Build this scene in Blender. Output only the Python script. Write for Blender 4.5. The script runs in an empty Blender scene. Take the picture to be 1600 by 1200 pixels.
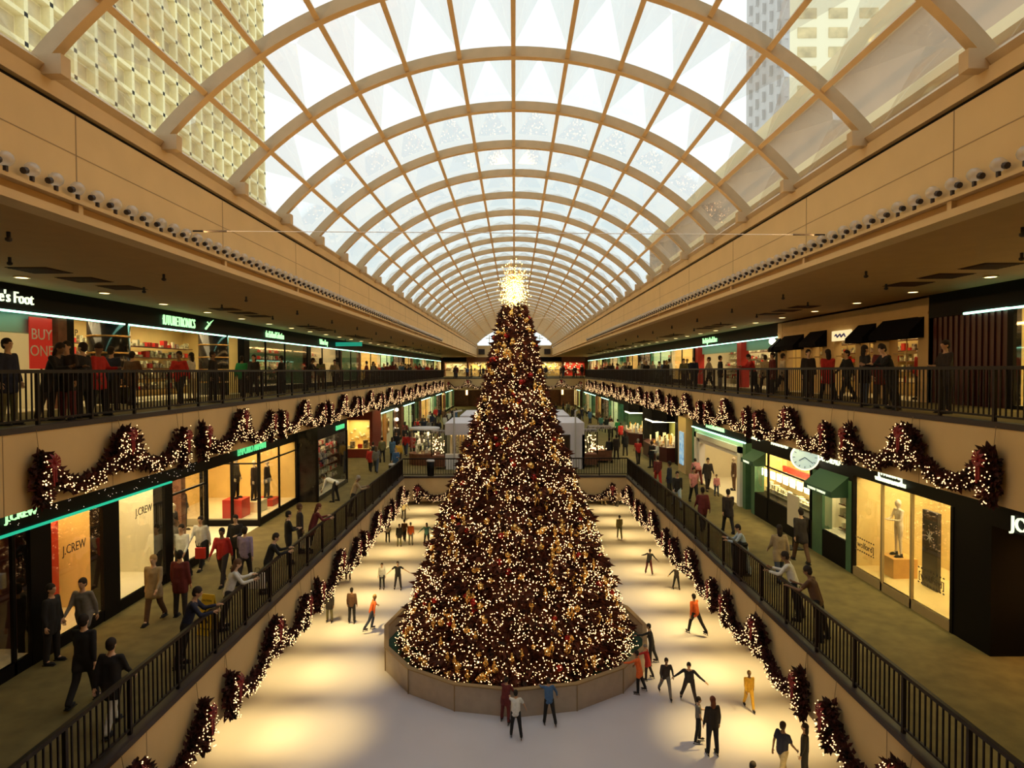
import bpy, math, random
from mathutils import Vector, Matrix
R = math.radians
rnd = random.Random(7)
sc = bpy.context.scene
C = bpy.data.collections.new('mall'); sc.collection.children.link(C)

# ---------------------------------------------------------------- camera, world, big lights, exposure
ZC = 11.8                      # camera height above the ice
cam_d = bpy.data.cameras.new('camera'); cam_d.lens = 22.5; cam_d.sensor_width = 36; cam_d.clip_end = 600; cam_d.clip_start = .05
cam = bpy.data.objects.new('camera', cam_d); C.objects.link(cam)
CR = Matrix.Rotation(.004, 3, 'Z') @ Matrix.Rotation(R(90) - math.atan(.022), 3, 'X') @ Matrix.Rotation(-.0038, 3, 'Z')
cam.matrix_world = Matrix.Translation((0, 0, ZC)) @ CR.to_4x4()
sc.camera = cam
sc.view_settings.view_transform = 'Standard'; sc.view_settings.look = 'None'
sc.view_settings.gamma = 1; sc.view_settings.use_curve_mapping = False
sc.view_settings.exposure = 0.22
sc.cycles.max_bounces = 7; sc.cycles.diffuse_bounces = 3; sc.cycles.transparent_max_bounces = 24
sc.cycles.sample_clamp_indirect = 4; sc.cycles.caustics_reflective = False; sc.cycles.caustics_refractive = False
sc.cycles.use_denoising = True
w = bpy.data.worlds.new('overcast_sky'); sc.world = w; w.use_nodes = True
nt = w.node_tree; bg = nt.nodes['Background']
tc = nt.nodes.new('ShaderNodeTexCoord'); nz = nt.nodes.new('ShaderNodeTexNoise'); rp = nt.nodes.new('ShaderNodeValToRGB')
nz.inputs['Scale'].default_value = 2.2; nz.inputs['Detail'].default_value = 4
rp.color_ramp.elements[0].position = .3; rp.color_ramp.elements[0].color = (.80, .96, .98, 1)
rp.color_ramp.elements[1].position = .7; rp.color_ramp.elements[1].color = (.97, 1, .98, 1)
nt.links.new(tc.outputs['Generated'], nz.inputs['Vector']); nt.links.new(nz.outputs['Fac'], rp.inputs['Fac'])
nt.links.new(rp.outputs['Color'], bg.inputs['Color']); bg.inputs['Strength'].default_value = 1.08

def area(name, loc, rot, sx, sy, power, col, spread=180):
    d = bpy.data.lights.new(name, 'AREA'); d.shape = 'RECTANGLE'; d.size = sx; d.size_y = sy; d.energy = power; d.color = col
    d.spread = R(spread)
    o = bpy.data.objects.new(name, d); o.location = loc; o.rotation_euler = rot; C.objects.link(o); return o
def spot(name, loc, rot, power, col, angle=80, blend=.8, rad=.08):
    d = bpy.data.lights.new(name, 'SPOT'); d.energy = power; d.color = col; d.spot_size = R(angle); d.spot_blend = blend; d.shadow_soft_size = rad
    o = bpy.data.objects.new(name, d); o.location = loc; o.rotation_euler = rot; C.objects.link(o); return o
WARM = (1, .62, .26); WARMW = (1, .74, .42); GREENW = (.75, 1, .62)

# levels and planes (metres)
MID, MSOF, UP, USOF, CEIL = 5.45, 4.0, 10.73, 9.22, 14.07
XM, XU, SM, SU = 6.6, 9.07, 10.45, 12.9        # mid edge, upper edge, mid shop fronts, upper shop fronts
YN, YE, YM, YB = -4.0, 112.0, 37.9, 82.5         # near end, far end, far end of rink opening, upper bridge
SPR, VR = ZC + 4.18, 8.64                        # springing of the vault, its radius
VZ = ZC + 7.31 - VR

# warm fill lights added along both ledges, aimed across at the opposite wall
for s in (-1, 1):
    for k in range(8):
        y = 2 + k * 14
        area('ledge_fill', (s * 6.35, y, ZC + 2.85), (0, R(s * (90 + 22)), 0), .12, 13, 165, (1, .57, .2), 150)
# downlights under the middle balcony, throwing pools on the ice
for s in (-1, 1):
    for k in range(12):
        y = 8.2 + k * 4.13
        for x_, p_ in ((9.2, 880), (7.1, 760)): spot('rink_downlight', (s * x_, y, MSOF - .06), (0, R(s * 6), 0), p_, (1, .70, .24), 66, 1.0, .1)
# downlights in the walkway ceilings
for s in (-1, 1):
    for k in range(9):
        area('walkway_light', (s * 11.0, 5 + k * 12, CEIL - .08), (0, 0, 0), .5, 8, 22, (1, .58, .2), 170)
    for k in range(10):
        if s < 0 and k == 0: continue
        area('walkway_light', (s * 9.6, 7 + k * 11, USOF - .06), (0, 0, 0), .5, 8, (24 if k == 1 and s < 0 else 52), (1, .84, .32), 170)

# ---------------------------------------------------------------- helpers
def mat(name, col, rough=.6, metal=0, var=.0, scale=3, emit=None, es=1, bump=0, spec=.5, col2=None):
    m = bpy.data.materials.new(name); m.use_nodes = True; n = m.node_tree; b = n.nodes['Principled BSDF']
    b.inputs['Roughness'].default_value = rough; b.inputs['Metallic'].default_value = metal
    b.inputs['Base Color'].default_value = (*col, 1); b.inputs['Specular IOR Level'].default_value = spec
    if var or bump:
        t = n.nodes.new('ShaderNodeTexCoord'); z = n.nodes.new('ShaderNodeTexNoise'); z.inputs['Scale'].default_value = scale; z.inputs['Detail'].default_value = 5
        n.links.new(t.outputs['Object'], z.inputs['Vector'])
        if var:
            r = n.nodes.new('ShaderNodeValToRGB'); r.color_ramp.elements[0].position = .3; r.color_ramp.elements[1].position = .7
            c2 = col2 or col
            r.color_ramp.elements[0].color = (*[max(0, c * (1 - var)) for c in col], 1); r.color_ramp.elements[1].color = (*[min(1, c * (1 + var)) for c in c2], 1)
            n.links.new(z.outputs['Fac'], r.inputs['Fac']); n.links.new(r.outputs['Color'], b.inputs['Base Color'])
        if bump:
            p = n.nodes.new('ShaderNodeBump'); p.inputs['Strength'].default_value = bump; n.links.new(z.outputs['Fac'], p.inputs['Height']); n.links.new(p.outputs['Normal'], b.inputs['Normal'])
    if emit:
        b.inputs['Emission Color'].default_value = (*emit, 1); b.inputs['Emission Strength'].default_value = es
    return m
def nosample(m): m.cycles.emission_sampling = 'NONE'; return m
def glassmat(name, tint, gl=.08, trans=.0, tl=.9):
    m = bpy.data.materials.new(name); m.use_nodes = True; n = m.node_tree; n.nodes.clear()
    o = n.nodes.new('ShaderNodeOutputMaterial'); t = n.nodes.new('ShaderNodeBsdfTransparent'); g = n.nodes.new('ShaderNodeBsdfGlossy'); x = n.nodes.new('ShaderNodeMixShader')
    lw = n.nodes.new('ShaderNodeLayerWeight'); lw.inputs['Blend'].default_value = .25
    mu = n.nodes.new('ShaderNodeMath'); mu.operation = 'MULTIPLY_ADD'; mu.inputs[1].default_value = .32; mu.inputs[2].default_value = gl
    t.inputs['Color'].default_value = (*tint, 1); g.inputs['Roughness'].default_value = .03; g.inputs['Color'].default_value = (tl, tl, tl, 1)
    n.links.new(lw.outputs['Fresnel'], mu.inputs[0]); n.links.new(mu.outputs[0], x.inputs['Fac']); n.links.new(t.outputs[0], x.inputs[1]); n.links.new(g.outputs[0], x.inputs[2])
    last = x
    if trans:
        d = n.nodes.new('ShaderNodeBsdfTranslucent'); d.inputs['Color'].default_value = (.95, .96, .95, 1)
        y = n.nodes.new('ShaderNodeMixShader'); y.inputs['Fac'].default_value = trans
        n.links.new(x.outputs[0], y.inputs[1]); n.links.new(d.outputs[0], y.inputs[2]); last = y
    n.links.new(last.outputs[0], o.inputs['Surface']); return m

class MB:
    def __init__(s): s.v = []; s.f = []; s.m = []; s.mi = 0
    def quadf(s, *p):
        b = len(s.v); s.v += [tuple(q) for q in p]; s.f.append(tuple(range(b, b + len(p)))); s.m.append(s.mi); return s
    def box(s, x0, x1, y0, y1, z0, z1):
        if x0 > x1: x0, x1 = x1, x0
        if y0 > y1: y0, y1 = y1, y0
        b = len(s.v)
        s.v += [(x0, y0, z0), (x1, y0, z0), (x1, y1, z0), (x0, y1, z0), (x0, y0, z1), (x1, y0, z1), (x1, y1, z1), (x0, y1, z1)]
        for q in ((0, 3, 2, 1), (4, 5, 6, 7), (0, 1, 5, 4), (1, 2, 6, 5), (2, 3, 7, 6), (3, 0, 4, 7)): s.f.append(tuple(b + i for i in q)); s.m.append(s.mi)
        return s
    def tube(s, pts, rad, n=8, cap=True):
        pts = [Vector(p) for p in pts]; rad = rad if isinstance(rad, (list, tuple)) else [rad] * len(pts); rings = []
        for i, p in enumerate(pts):
            d = (pts[min(i + 1, len(pts) - 1)] - pts[max(i - 1, 0)]).normalized()
            a = d.orthogonal().normalized() if i == 0 or abs(a_.dot(d)) > .95 else (a_ - d * a_.dot(d)).normalized()
            a_ = a; c = d.cross(a); b = len(s.v)
            s.v += [tuple(p + (a * math.cos(t) + c * math.sin(t)) * rad[i]) for t in [2 * math.pi * k / n for k in range(n)]]; rings.append(b)
        for i in range(len(rings) - 1):
            for k in range(n): s.f.append((rings[i] + k, rings[i] + (k + 1) % n, rings[i + 1] + (k + 1) % n, rings[i + 1] + k)); s.m.append(s.mi)
        if cap: s.f.append(tuple(rings[0] + k for k in reversed(range(n)))); s.m.append(s.mi); s.f.append(tuple(rings[-1] + k for k in range(n))); s.m.append(s.mi)
        return s
    def lathe(s, prof, c=(0, 0, 0), n=16):
        rings = []
        for r, z in prof:
            rings.append(len(s.v)); s.v += [(c[0] + r * math.cos(2 * math.pi * k / n), c[1] + r * math.sin(2 * math.pi * k / n), c[2] + z) for k in range(n)]
        for i in range(len(rings) - 1):
            for k in range(n): s.f.append((rings[i] + k, rings[i] + (k + 1) % n, rings[i + 1] + (k + 1) % n, rings[i + 1] + k)); s.m.append(s.mi)
        s.f.append(tuple(rings[0] + k for k in reversed(range(n)))); s.m.append(s.mi); s.f.append(tuple(rings[-1] + k for k in range(n))); s.m.append(s.mi)
        return s
    def ell(s, c, r, n=12, m=8):
        r = r if isinstance(r, (list, tuple)) else (r, r, r)
        b = len(s.v); s.v.append((c[0], c[1], c[2] - r[2]))
        for i in range(1, m):
            a = math.pi * i / m
            for k in range(n):
                t = 2 * math.pi * k / n; s.v.append((c[0] + r[0] * math.sin(a) * math.cos(t), c[1] + r[1] * math.sin(a) * math.sin(t), c[2] - r[2] * math.cos(a)))
        s.v.append((c[0], c[1], c[2] + r[2])); top = len(s.v) - 1
        for k in range(n):
            s.f.append((b, b + 1 + (k + 1) % n, b + 1 + k)); s.m.append(s.mi)
            l = b + 1 + (m - 2) * n; s.f.append((l + k, l + (k + 1) % n, top)); s.m.append(s.mi)
        for i in range(m - 2):
            for k in range(n):
                p = b + 1 + i * n; s.f.append((p + k, p + (k + 1) % n, p + n + (k + 1) % n, p + n + k)); s.m.append(s.mi)
        return s
    def octa(s, c, r):
        b = len(s.v); x, y, z = c
        s.v += [(x + r, y, z), (x, y + r, z), (x - r, y, z), (x, y - r, z), (x, y, z + r), (x, y, z - r)]
        for q in ((0, 1, 4), (1, 2, 4), (2, 3, 4), (3, 0, 4), (1, 0, 5), (2, 1, 5), (3, 2, 5), (0, 3, 5)): s.f.append(tuple(b + i for i in q)); s.m.append(s.mi)
        return s
    def prism(s, poly, z0, z1):
        n = len(poly); b = len(s.v); s.v += [(x, y, z0) for x, y in poly] + [(x, y, z1) for x, y in poly]
        s.f.append(tuple(b + i for i in reversed(range(n)))); s.f.append(tuple(b + n + i for i in range(n))); s.m += [s.mi] * 2
        for i in range(n): j = (i + 1) % n; s.f.append((b + i, b + j, b + n + j, b + n + i)); s.m.append(s.mi)
        return s
    def xform(s, M, start=0):
        for i in range(start, len(s.v)): s.v[i] = tuple(M @ Vector(s.v[i]))
        return s
    def mesh(s, name, mats=(), smooth=False):
        me = bpy.data.meshes.new(name); me.from_pydata(s.v, [], s.f)
        for m in (mats if isinstance(mats, (list, tuple)) else [mats]): me.materials.append(m)
        if max(s.m, default=0) > 0: me.polygons.foreach_set('material_index', s.m)
        if smooth: me.polygons.foreach_set('use_smooth', [True] * len(me.polygons))
        me.update(); return me
    def obj(s, name, mats, parent=None, smooth=False, loc=None): return ob(name, s.mesh(name, mats, smooth), parent, loc)
def ob(name, me, parent=None, loc=None, rz=None):
    o = bpy.data.objects.new(name, me); C.objects.link(o)
    if parent: o.parent = parent
    if loc is not None: o.location = loc
    if rz is not None: o.rotation_euler = (0, 0, rz)
    return o
def tag(o, label=None, cat=None, group=None, kind=None):
    if label: o['label'] = label
    if cat: o['category'] = cat
    if group: o['group'] = group
    if kind: o['kind'] = kind
    return o
def empty(name, loc=(0, 0, 0), rz=0):
    o = bpy.data.objects.new(name, None); C.objects.link(o); o.location = loc; o.rotation_euler = (0, 0, rz); o.empty_display_size = .2; return o
def copy_tree(o, parent=None):
    c = o.copy(); C.objects.link(c); c.parent = parent
    for ch in KIDS.get(o.name, ()): copy_tree(ch, c)
    return c
KIDS = {}
def kids(root):                                  # remember a prototype's tree once
    KIDS[root.name] = [c for c in C.objects if c.parent == root]
    for c in KIDS[root.name]: kids(c)
def struct(name, mb, m): return tag(mb.obj(name, m), kind='structure')
def text(name, s, size, m, parent=None, loc=(0, 0, 0), rot=(0, 0, 0), align='LEFT', ext=.03, sx=1, spacing=1):
    cu = bpy.data.curves.new(name, 'FONT'); cu.body = s; cu.size = size; cu.extrude = ext; cu.align_x = align; cu.space_character = spacing; cu.resolution_u = 3
    t = bpy.data.objects.new('tmp', cu); C.objects.link(t); dg = bpy.context.evaluated_depsgraph_get()
    me = bpy.data.meshes.new_from_object(t.evaluated_get(dg)); bpy.data.objects.remove(t); bpy.data.curves.remove(cu)
    me.materials.clear(); me.materials.append(m)
    if sx != 1: me.transform(Matrix.Diagonal((sx, 1, 1, 1)))
    o = ob(name, me, parent, loc); o.rotation_euler = rot; return o
def px(x, y, Y=None, X=None, Z=None):            # where the sight line through a pixel meets a plane
    d = CR @ Vector(((x - 800) / 1000, -(y - 600) / 1000, -1))
    t = Y / d.y if Y is not None else X / d.x if X is not None else (Z - ZC) / d.z
    return Vector((d.x * t, d.y * t, ZC + d.z * t))

# ---------------------------------------------------------------- materials
M = {}
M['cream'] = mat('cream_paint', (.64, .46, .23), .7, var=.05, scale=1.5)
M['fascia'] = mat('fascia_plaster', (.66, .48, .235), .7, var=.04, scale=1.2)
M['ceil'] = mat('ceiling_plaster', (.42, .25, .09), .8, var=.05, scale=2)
M['rib'] = mat('rib_paint', (.58, .43, .24), .5, var=.05, scale=4)
M['black'] = mat('black_metal', (.005, .004, .004), .5, spec=.12)
M['rail'] = mat('rail_bronze', (.009, .004, .003), .45, spec=.3)
M['carpet'] = mat('olive_carpet', (.155, .12, .04), .95, var=.2, scale=2.5, bump=.1)
M['curb'] = mat('dark_curb', (.03, .02, .02), .5)
M['ice'] = mat('rink_ice', (.62, .60, .66), .28, var=.03, scale=.6, spec=.35)
M['board'] = mat('fence_board', (.42, .35, .27), .5, var=.08, scale=3)
M['trimw'] = mat('fence_cap', (.30, .20, .09), .5)
M['darkgreen'] = mat('green_skirt', (.01, .05, .025), .9, var=.3, scale=6)
M['wood'] = mat('brown_wood', (.16, .06, .03), .5, var=.3, scale=5)
M['redbrown'] = mat('red_brown_panel', (.20, .03, .02), .4, var=.1)
M['glass'] = glassmat('shop_glass', (.97, .98, .97), .012)
M['vglass'] = glassmat('skylight_glass', (.985, .99, .985), .004, trans=.05)
M['yellow'] = mat('yellow_wall', (.85, .66, .28), .7, var=.1, scale=1)
M['pale'] = mat('pale_wall', (.85, .78, .55), .7, var=.06, scale=1)
M['white'] = mat('white_paint', (.82, .80, .78), .5, var=.03)
M['lilac'] = mat('lilac_white', (.72, .68, .72), .5, var=.03)
M['green'] = mat('green_wall', (.07, .17, .09), .6, var=.15, scale=2)
M['red'] = mat('red_panel', (.62, .03, .02), .5, var=.08)
M['navy'] = mat('navy_canvas', (.006, .006, .012), .9, spec=.1)
M['marble'] = mat('black_marble', (.02, .018, .018), .15, var=.4, scale=3)
M['brass'] = mat('brass', (.75, .5, .2), .3, metal=1)
M['maroon'] = mat('maroon_slat', (.06, .012, .012), .4)
M['goods'] = mat('mixed_goods', (.35, .22, .12), .6, var=.9, scale=9, col2=(.9, .6, .35))
M['goodsd'] = mat('dark_goods', (.10, .08, .06), .6, var=.9, scale=9, col2=(.3, .25, .2))
M['mannequin'] = mat('mannequin_skin', (.7, .6, .45), .4)
M['cloth_d'] = mat('dark_cloth', (.02, .018, .02), .8, var=.3)
M['cyan_tube'] = mat('cyan_tube', (.6, .9, .8), .4, emit=(.42, 1, .72), es=3.5)
M['green_tube'] = mat('green_tube', (.02, .3, .2), .4, emit=(.01, .42, .25), es=1.0)
M['neon'] = mat('neon_letter', (.6, .9, .6), .4, emit=(.45, 1, .42), es=1.1)
M['neon_w'] = mat('white_letter', (.9, .9, .8), .4, emit=(.85, 1, .65), es=1.1)
M['neon_dim'] = mat('green_letter', (.1, .6, .3), .4, emit=(.12, .75, .28), es=.8)
M['lamp'] = mat('lamp_lens', (1, .9, .6), .4, emit=(1, .72, .30), es=3.5)
M['lampw'] = mat('bright_lamp', (1, .95, .8), .4, emit=(1, .86, .52), es=7)
M['bulb'] = nosample(mat('warm_bulb', (1, .8, .5), .4, emit=(1, .58, .24), es=4.5))
M['bulb2'] = nosample(mat('pale_bulb', (1, .9, .7), .4, emit=(1, .60, .26), es=2.6))
M['fairy'] = nosample(mat('fairy_bulb', (1, .8, .6), .4, emit=(.8, .7, .6), es=1.2))
M['needle'] = mat('fir_needles', (.035, .02, .009), .9, var=.6, scale=3, col2=(.13, .03, .012))
M['gneedle'] = mat('garland_needles', (.025, .022, .012), .9, var=.5, scale=6, col2=(.09, .02, .015))
M['bow'] = mat('red_ribbon', (.25, .01, .015), .5)
M['gold'] = mat('gold_ball', (.85, .52, .16), .25, metal=.9)
M['redball'] = mat('red_ball', (.4, .02, .015), .25, metal=.6)
M['trunk'] = mat('bark', (.05, .03, .015), .9, var=.4)
M['letter_d'] = mat('dark_letter', (.05, .04, .03), .6)
M['sign_red'] = mat('red_poster', (.7, .04, .03), .6, emit=(.8, .03, .02), es=.15)
# ---------------------------------------------------------------- shell of the hall
XO = 17.5
mb = MB(); mb.box(-XO, XO, YN, 62, -.3, 0); struct('floor', mb, M['ice'])
mb = MB()
for s in (-1, 1): mb.box(s * 11.2, s * 11.5, YN, 62, 0, MSOF)
mb.box(-11.5, 11.5, 62, 62.3, 0, MSOF); struct('wall_rink', mb, M['cream'])
def slab(z0, z1, ztop, xe, yend, names, full):
    # body of a floor slab: two long sides, far part across
    a = MB()
    for s in (-1, 1): a.box(s * xe, s * XO, YN, yend, z0, z1)
    a.box(-XO, XO, yend, YE + 4, z0, z1)
    return a
sof = slab(MSOF, MID - .02, 0, XM, YM, 0, 0); struct('wall_mid_fascia', sof, M['fascia'])
sof = slab(USOF, UP - .02, 0, XU, YB, 0, 0); struct('wall_upper_fascia', sof, M['fascia'])
for nm, z, xe, ye in (('floor_mid', MID, XM, YM), ('floor_upper', UP, XU, YB)):
    a = MB()
    for s in (-1, 1): a.box(s * (xe + .22), s * (XO), YN, ye + .22, z - .019, z)
    a.box(-XO, XO, ye + .22, YE + 4, z - .019, z); struct(nm, a, M['carpet'])
    a = MB()
    for s in (-1, 1): a.box(s * (xe - .03), s * (xe + .22), YN, ye + .22, z - .06, z + .05)
    a.box(-xe, xe, ye - .03, ye + .22, z - .06, z + .05); struct('trim_%d' % (1 if z == MID else 2), a, M['curb'])
# fascia joints: thin dark reveals
a = MB()
for s in (-1, 1):
    for k in range(30):
        y = 5.1 + 3.08 * k
        if y < YB: a.box(s * (XU - .003), s * (XU + .01), y, y + .02, USOF, UP - .07)
        if y < YM: a.box(s * (XM - .003), s * (XM + .01), y, y + .02, MSOF, MID - .07)
struct('trim_3', a, M['trimw'])
# ceiling over the upper walkway and beyond the bridge
a = MB()
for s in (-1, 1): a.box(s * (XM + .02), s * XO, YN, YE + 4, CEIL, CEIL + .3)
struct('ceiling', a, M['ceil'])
# hall side: beam, slot, ledge, wall, slot, springing trim
a = MB(); b = MB(); c = MB(); d = MB()
for s in (-1, 1):
    a.box(s * (XM - .06), s * (XM + .3), YN, YE, CEIL - .01, CEIL + .11)
    b.box(s * (XM + .05), s * (XM + .3), YN, YE, CEIL + .11, CEIL + .235)
    a.box(s * (XM - .12), s * (XM + .3), YN, YE, CEIL + .235, CEIL + .29)
    c.box(s * XM, s * (XM + .3), YN, YE, CEIL + .29, ZC + 3.86)
    b.box(s * (XM + .08), s * (XM + .3), YN, YE, ZC + 3.86, ZC + 3.95)
    a.box(s * (XM - .02), s * (XM + .3), YN, YE, ZC + 3.95, SPR)
    for k in range(24):
        y = 4.85 * (k + 1); a.box(s * (XM - .06), s * (XM + .1), y - .05, y + .05, CEIL + .11, CEIL + .235)
        d.box(s * (XM - .004), s * (XM + .01), y - .012, y + .012, CEIL + .29, ZC + 3.86)
    d.box(s * (XM - .004), s * (XM + .01), YN, YE, ZC + 3.25, ZC + 3.265)
struct('trim_4', a, M['cream']); struct('trim_5', b, M['black']); struct('wall_clerestory', c, M['fascia']); struct('trim_6', d, M['trimw'])
# outer shell
a = MB()
for s in (-1, 1): a.box(s * XO, s * (XO + .3), YN, YE + 4, -.3, CEIL + .3)
a.box(-XO, XO, YN - .3, YN, -.3, CEIL + .3); a.box(-XO, XO, YE + 4, YE + 4.3, -.3, CEIL + .3)
struct('wall_outer', a, M['ceil'])
# near end wall up into the vault, and far gable with lunette frame
def gable(y0, y1, z0):
    pts = [(VR * math.sin(t), VZ + VR * math.cos(t)) for t in [R(-49.7 + 99.4 * k / 24) for k in range(25)]]
    return pts
a = MB(); g = gable(0, 0, 0)
poly = [(6.6, CEIL), ] + [(x, z) for x, z in reversed(g)] + [(-6.6, CEIL)]
n = len(poly); a.v = [(x, YN - .3, z) for x, z in poly] + [(x, YN, z) for x, z in poly]
a.f = [tuple(range(n)), tuple(reversed(range(n, 2 * n)))] + [(i, (i + 1) % n, n + (i + 1) % n, n + i) for i in range(n)]; a.m = [0] * len(a.f)
struct('wall_near', a, M['cream'])
a = MB().box(-XM, XM, YE, YE + .3, CEIL - .01, SPR); a.box(-XM, XM, YE - .1, YE + .2, SPR - .1, SPR + .1)
struct('wall_far', a, M['cream'])
for s in (-1, 1):
    a = MB().box(s * (XM - 1.4), s * (XM - .3), YE - .1, YE, CEIL + .45, CEIL + 1.4)
    for z in (0, .35, .7): a.box(s * (XM - 1.4), s * (XM - .3), YE - .25, YE - .1, CEIL + .5 + z, CEIL + .62 + z)
    tag(a.obj('return_air_louver', M['curb']), 'louvred vent on the far end wall under the vault, at the %s corner' % ('left' if s < 0 else 'right'), 'vent')
W1 = empty('window_1', (0, YE, 0)); tag(W1, kind='structure')
a = MB()
for k in range(-2, 3): a.box(k * 2.2 - .05, k * 2.2 + .05, 0, .1, SPR, VZ + math.sqrt(VR ** 2 - (k * 2.2) ** 2))
a.box(-5, 5, 0, .1, SPR + 1.3, SPR + 1.4); a.obj('window_frame', M['rib'], W1)
a = MB(); g = gable(0, 0, 0); a.quadf(*[(x, .05, z) for x, z in g]); a.obj('pane', M['vglass'], W1)

# the barrel skylight
SK = empty('ceiling_skylight', (0, 0, 0)); tag(SK, kind='structure')
def rib_mesh():
    a = MB(); N = 48; rings = []
    for i in range(N + 1):
        t = R(-50 + 100 * i / N); sx, cz = math.sin(t), math.cos(t)
        for (r, y) in ((VR, -.085), (VR, .085), (VR + .035, .085), (VR + .035, .05), (VR + .26, .05), (VR + .26, -.05), (VR + .035, -.05), (VR + .035, -.085)):
            a.v.append((r * sx, y, VZ + r * cz))
    for i in range(N):
        for k in range(8): a.f.append((8 * i + k, 8 * i + (k + 1) % 8, 8 * i + 8 + (k + 1) % 8, 8 * i + 8 + k)); a.m.append(0)
    a.box(-6.62, -6.3, -.1, .1, SPR - .03, SPR + .25); a.box(6.3, 6.62, -.1, .1, SPR - .03, SPR + .25)
    return a.mesh('rib', M['rib'])
rm = rib_mesh(); RY = [9.08 + 3.05 * k for k in range(-4, 34)]
for y in RY: ob('rib', rm, SK, (0, y, 0))
for k in range(-6, 7):
    t = R(49.8 * k / 6); a = MB(); a.box(-.05, .05, YN, YE, .03, .2)
    if abs(k) == 6: a = MB(); a.box(-.08, .08, YN, YE, -.02, .2)
    o = a.obj('purlin', M['rib'], SK); o.rotation_euler = (0, t, 0); o.location = (VR * math.sin(t), 0, VZ + VR * math.cos(t))
gm = MB()
for k in range(12):
    t0, t1 = R(49.8 * (k - 6) / 6), R(49.8 * (k - 5) / 6); r = VR + .27; q = lambda t, y, rr=r: (rr * math.sin(t), y, VZ + rr * math.cos(t))
    p = [q(t0, 0), q(t1, 0), q(t1, 3.05), q(t0, 3.05)]; ap = q((t0 + t1) / 2, 1.525, r + .52)
    for i in range(4): gm.quadf(p[i], p[(i + 1) % 4], ap)
gme = gm.mesh('glazing', M['vglass'])
for y in RY[3:]: ob('glazing', gme, SK, (0, y, 0))
shade_me = gm.mesh('added_shade_panel', M['cream'])
for y in RY[:3]: ob('added_shade_panel', shade_me, SK, (0, y, 0))  # opaque bays added out of view to cut sky light near the camera
# end piece of springing outside so daylight does not pour in at the foot
# small ceiling fixtures in the vault: hooks
a = MB()
# ---------------------------------------------------------------- downlights, vents, sprinklers in the upper ceiling
dl = MB(); dl.lathe([(.17, 0), (.17, -.03), (.13, -.03)], n=20); dlm = dl.mesh('trim_ring', M['brass'])
ln = MB(); ln.lathe([(.125, -.031), (.125, -.025)], n=20); lnm = ln.mesh('lens', M['lamp'])
P = None
for s in (-1, 1):
    for k in range(26):
        y = 12.2 + 3.08 * k
        if s == 1: y += 0.6
        r_ = ob('recessed_downlight', dlm, None, (s * 11.75, y, CEIL)); ob('lens', lnm, r_)
        tag(r_, 'small round recessed downlight in the %s upper walkway ceiling' % ('left' if s < 0 else 'right'), 'ceiling light', 'recessed downlights over the %s upper walkway' % ('left' if s < 0 else 'right'))
vt = MB()
for i in range(7): vt.box(-.55, .55, -.5 + i * .155, -.5 + i * .155 + .1, -.03, -.01)
vt.box(-.6, .6, -.55, .6, -.012, 0); vt.xform(Matrix.Scale(.75, 4)); vtm = vt.mesh('ceiling_vent', mat('vent_brown', (.07, .03, .012), .7, spec=.1))
for s in (-1, 1):
    for k in range(9):
        for j in range(3):
            o = ob('ceiling_vent', vtm, None, (s * (10.6 - .0 * j), 14.3 + 9.2 * k + 1.5 * j, CEIL)); tag(o, 'brown louvred air vent in the %s upper ceiling' % ('left' if s < 0 else 'right'), 'vent', 'air vents of the %s upper ceiling' % ('left' if s < 0 else 'right'))
sp = MB(); sp.tube([(0, 0, 0), (0, 0, -.10)], .03, 8); sp.lathe([(.05, -.10), (.05, -.14), (.02, -.16)], n=10); spm = sp.mesh('ceiling_sprinkler', M['curb'])
for s in (-1, 1):
    for k in range(14):
        for x in (8.2, 10.0):
            o = ob('ceiling_sprinkler', spm, None, (s * x, 10.4 + 4.6 * k + (x > 9) * 2.3, CEIL)); tag(o, 'small dark sprinkler head under the %s upper ceiling' % ('left' if s < 0 else 'right'), 'sprinkler', 'sprinklers under the %s upper ceiling' % ('left' if s < 0 else 'right'))
# row of glass floodlamps on the ledge
M['globe'] = glassmat('lamp_globe', (.93, .9, .86), .15, trans=.35)
g1 = MB(); g1.ell((0, 0, .16), (.10, .10, .10), 10, 6); g1m = g1.mesh('lamp_globe', M['globe'], True)
g2 = MB(); g2.tube([(0, 0, 0), (0, 0, .07)], .03, 8); g2m = g2.mesh('ledge_lamp', M['curb']); g3m = MB().tube([(0, -.1, .12), (0, -.16, .1)], .045, 8).mesh('lamp_cap', M['curb'])
for s in (-1, 1):
    for k in range(110):
        o = ob('ledge_lamp', g2m, None, (s * (XM - .115), 8.2 + .45 * k, CEIL + .29)); ob('lamp_globe', g1m, o); ob('lamp_cap', g3m, o)
        tag(o, 'small glass lamp on the ledge above the %s upper walkway' % ('left' if s < 0 else 'right'), 'lamp', 'row of lamps on the %s ledge' % ('left' if s < 0 else 'right'))
# wires across the hall
for (p, q, lab) in ((px(300, 361, X=-6.59), px(1290, 367, X=6.59), 'thin taut cable stretched across the hall below the nearer vault ribs'),
                    (px(805, 500, Y=27), px(935, 490, X=6.59), 'thin pale guy wire from the tree top to the right wall')):
    a = MB(); a.tube([p, q], .008, 5); o = a.obj('guy_wire', M['white']); tag(o, lab, 'cable')
    if 'taut' in lab:
        a = MB(); v = (q - p).normalized()
        a.tube([p + v * .02, p + v * .7], .018, 6); a.tube([q - v * .7, q - v * .02], .018, 6); a.obj('turnbuckle', M['curb'], o)
    else:
        pass
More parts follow.
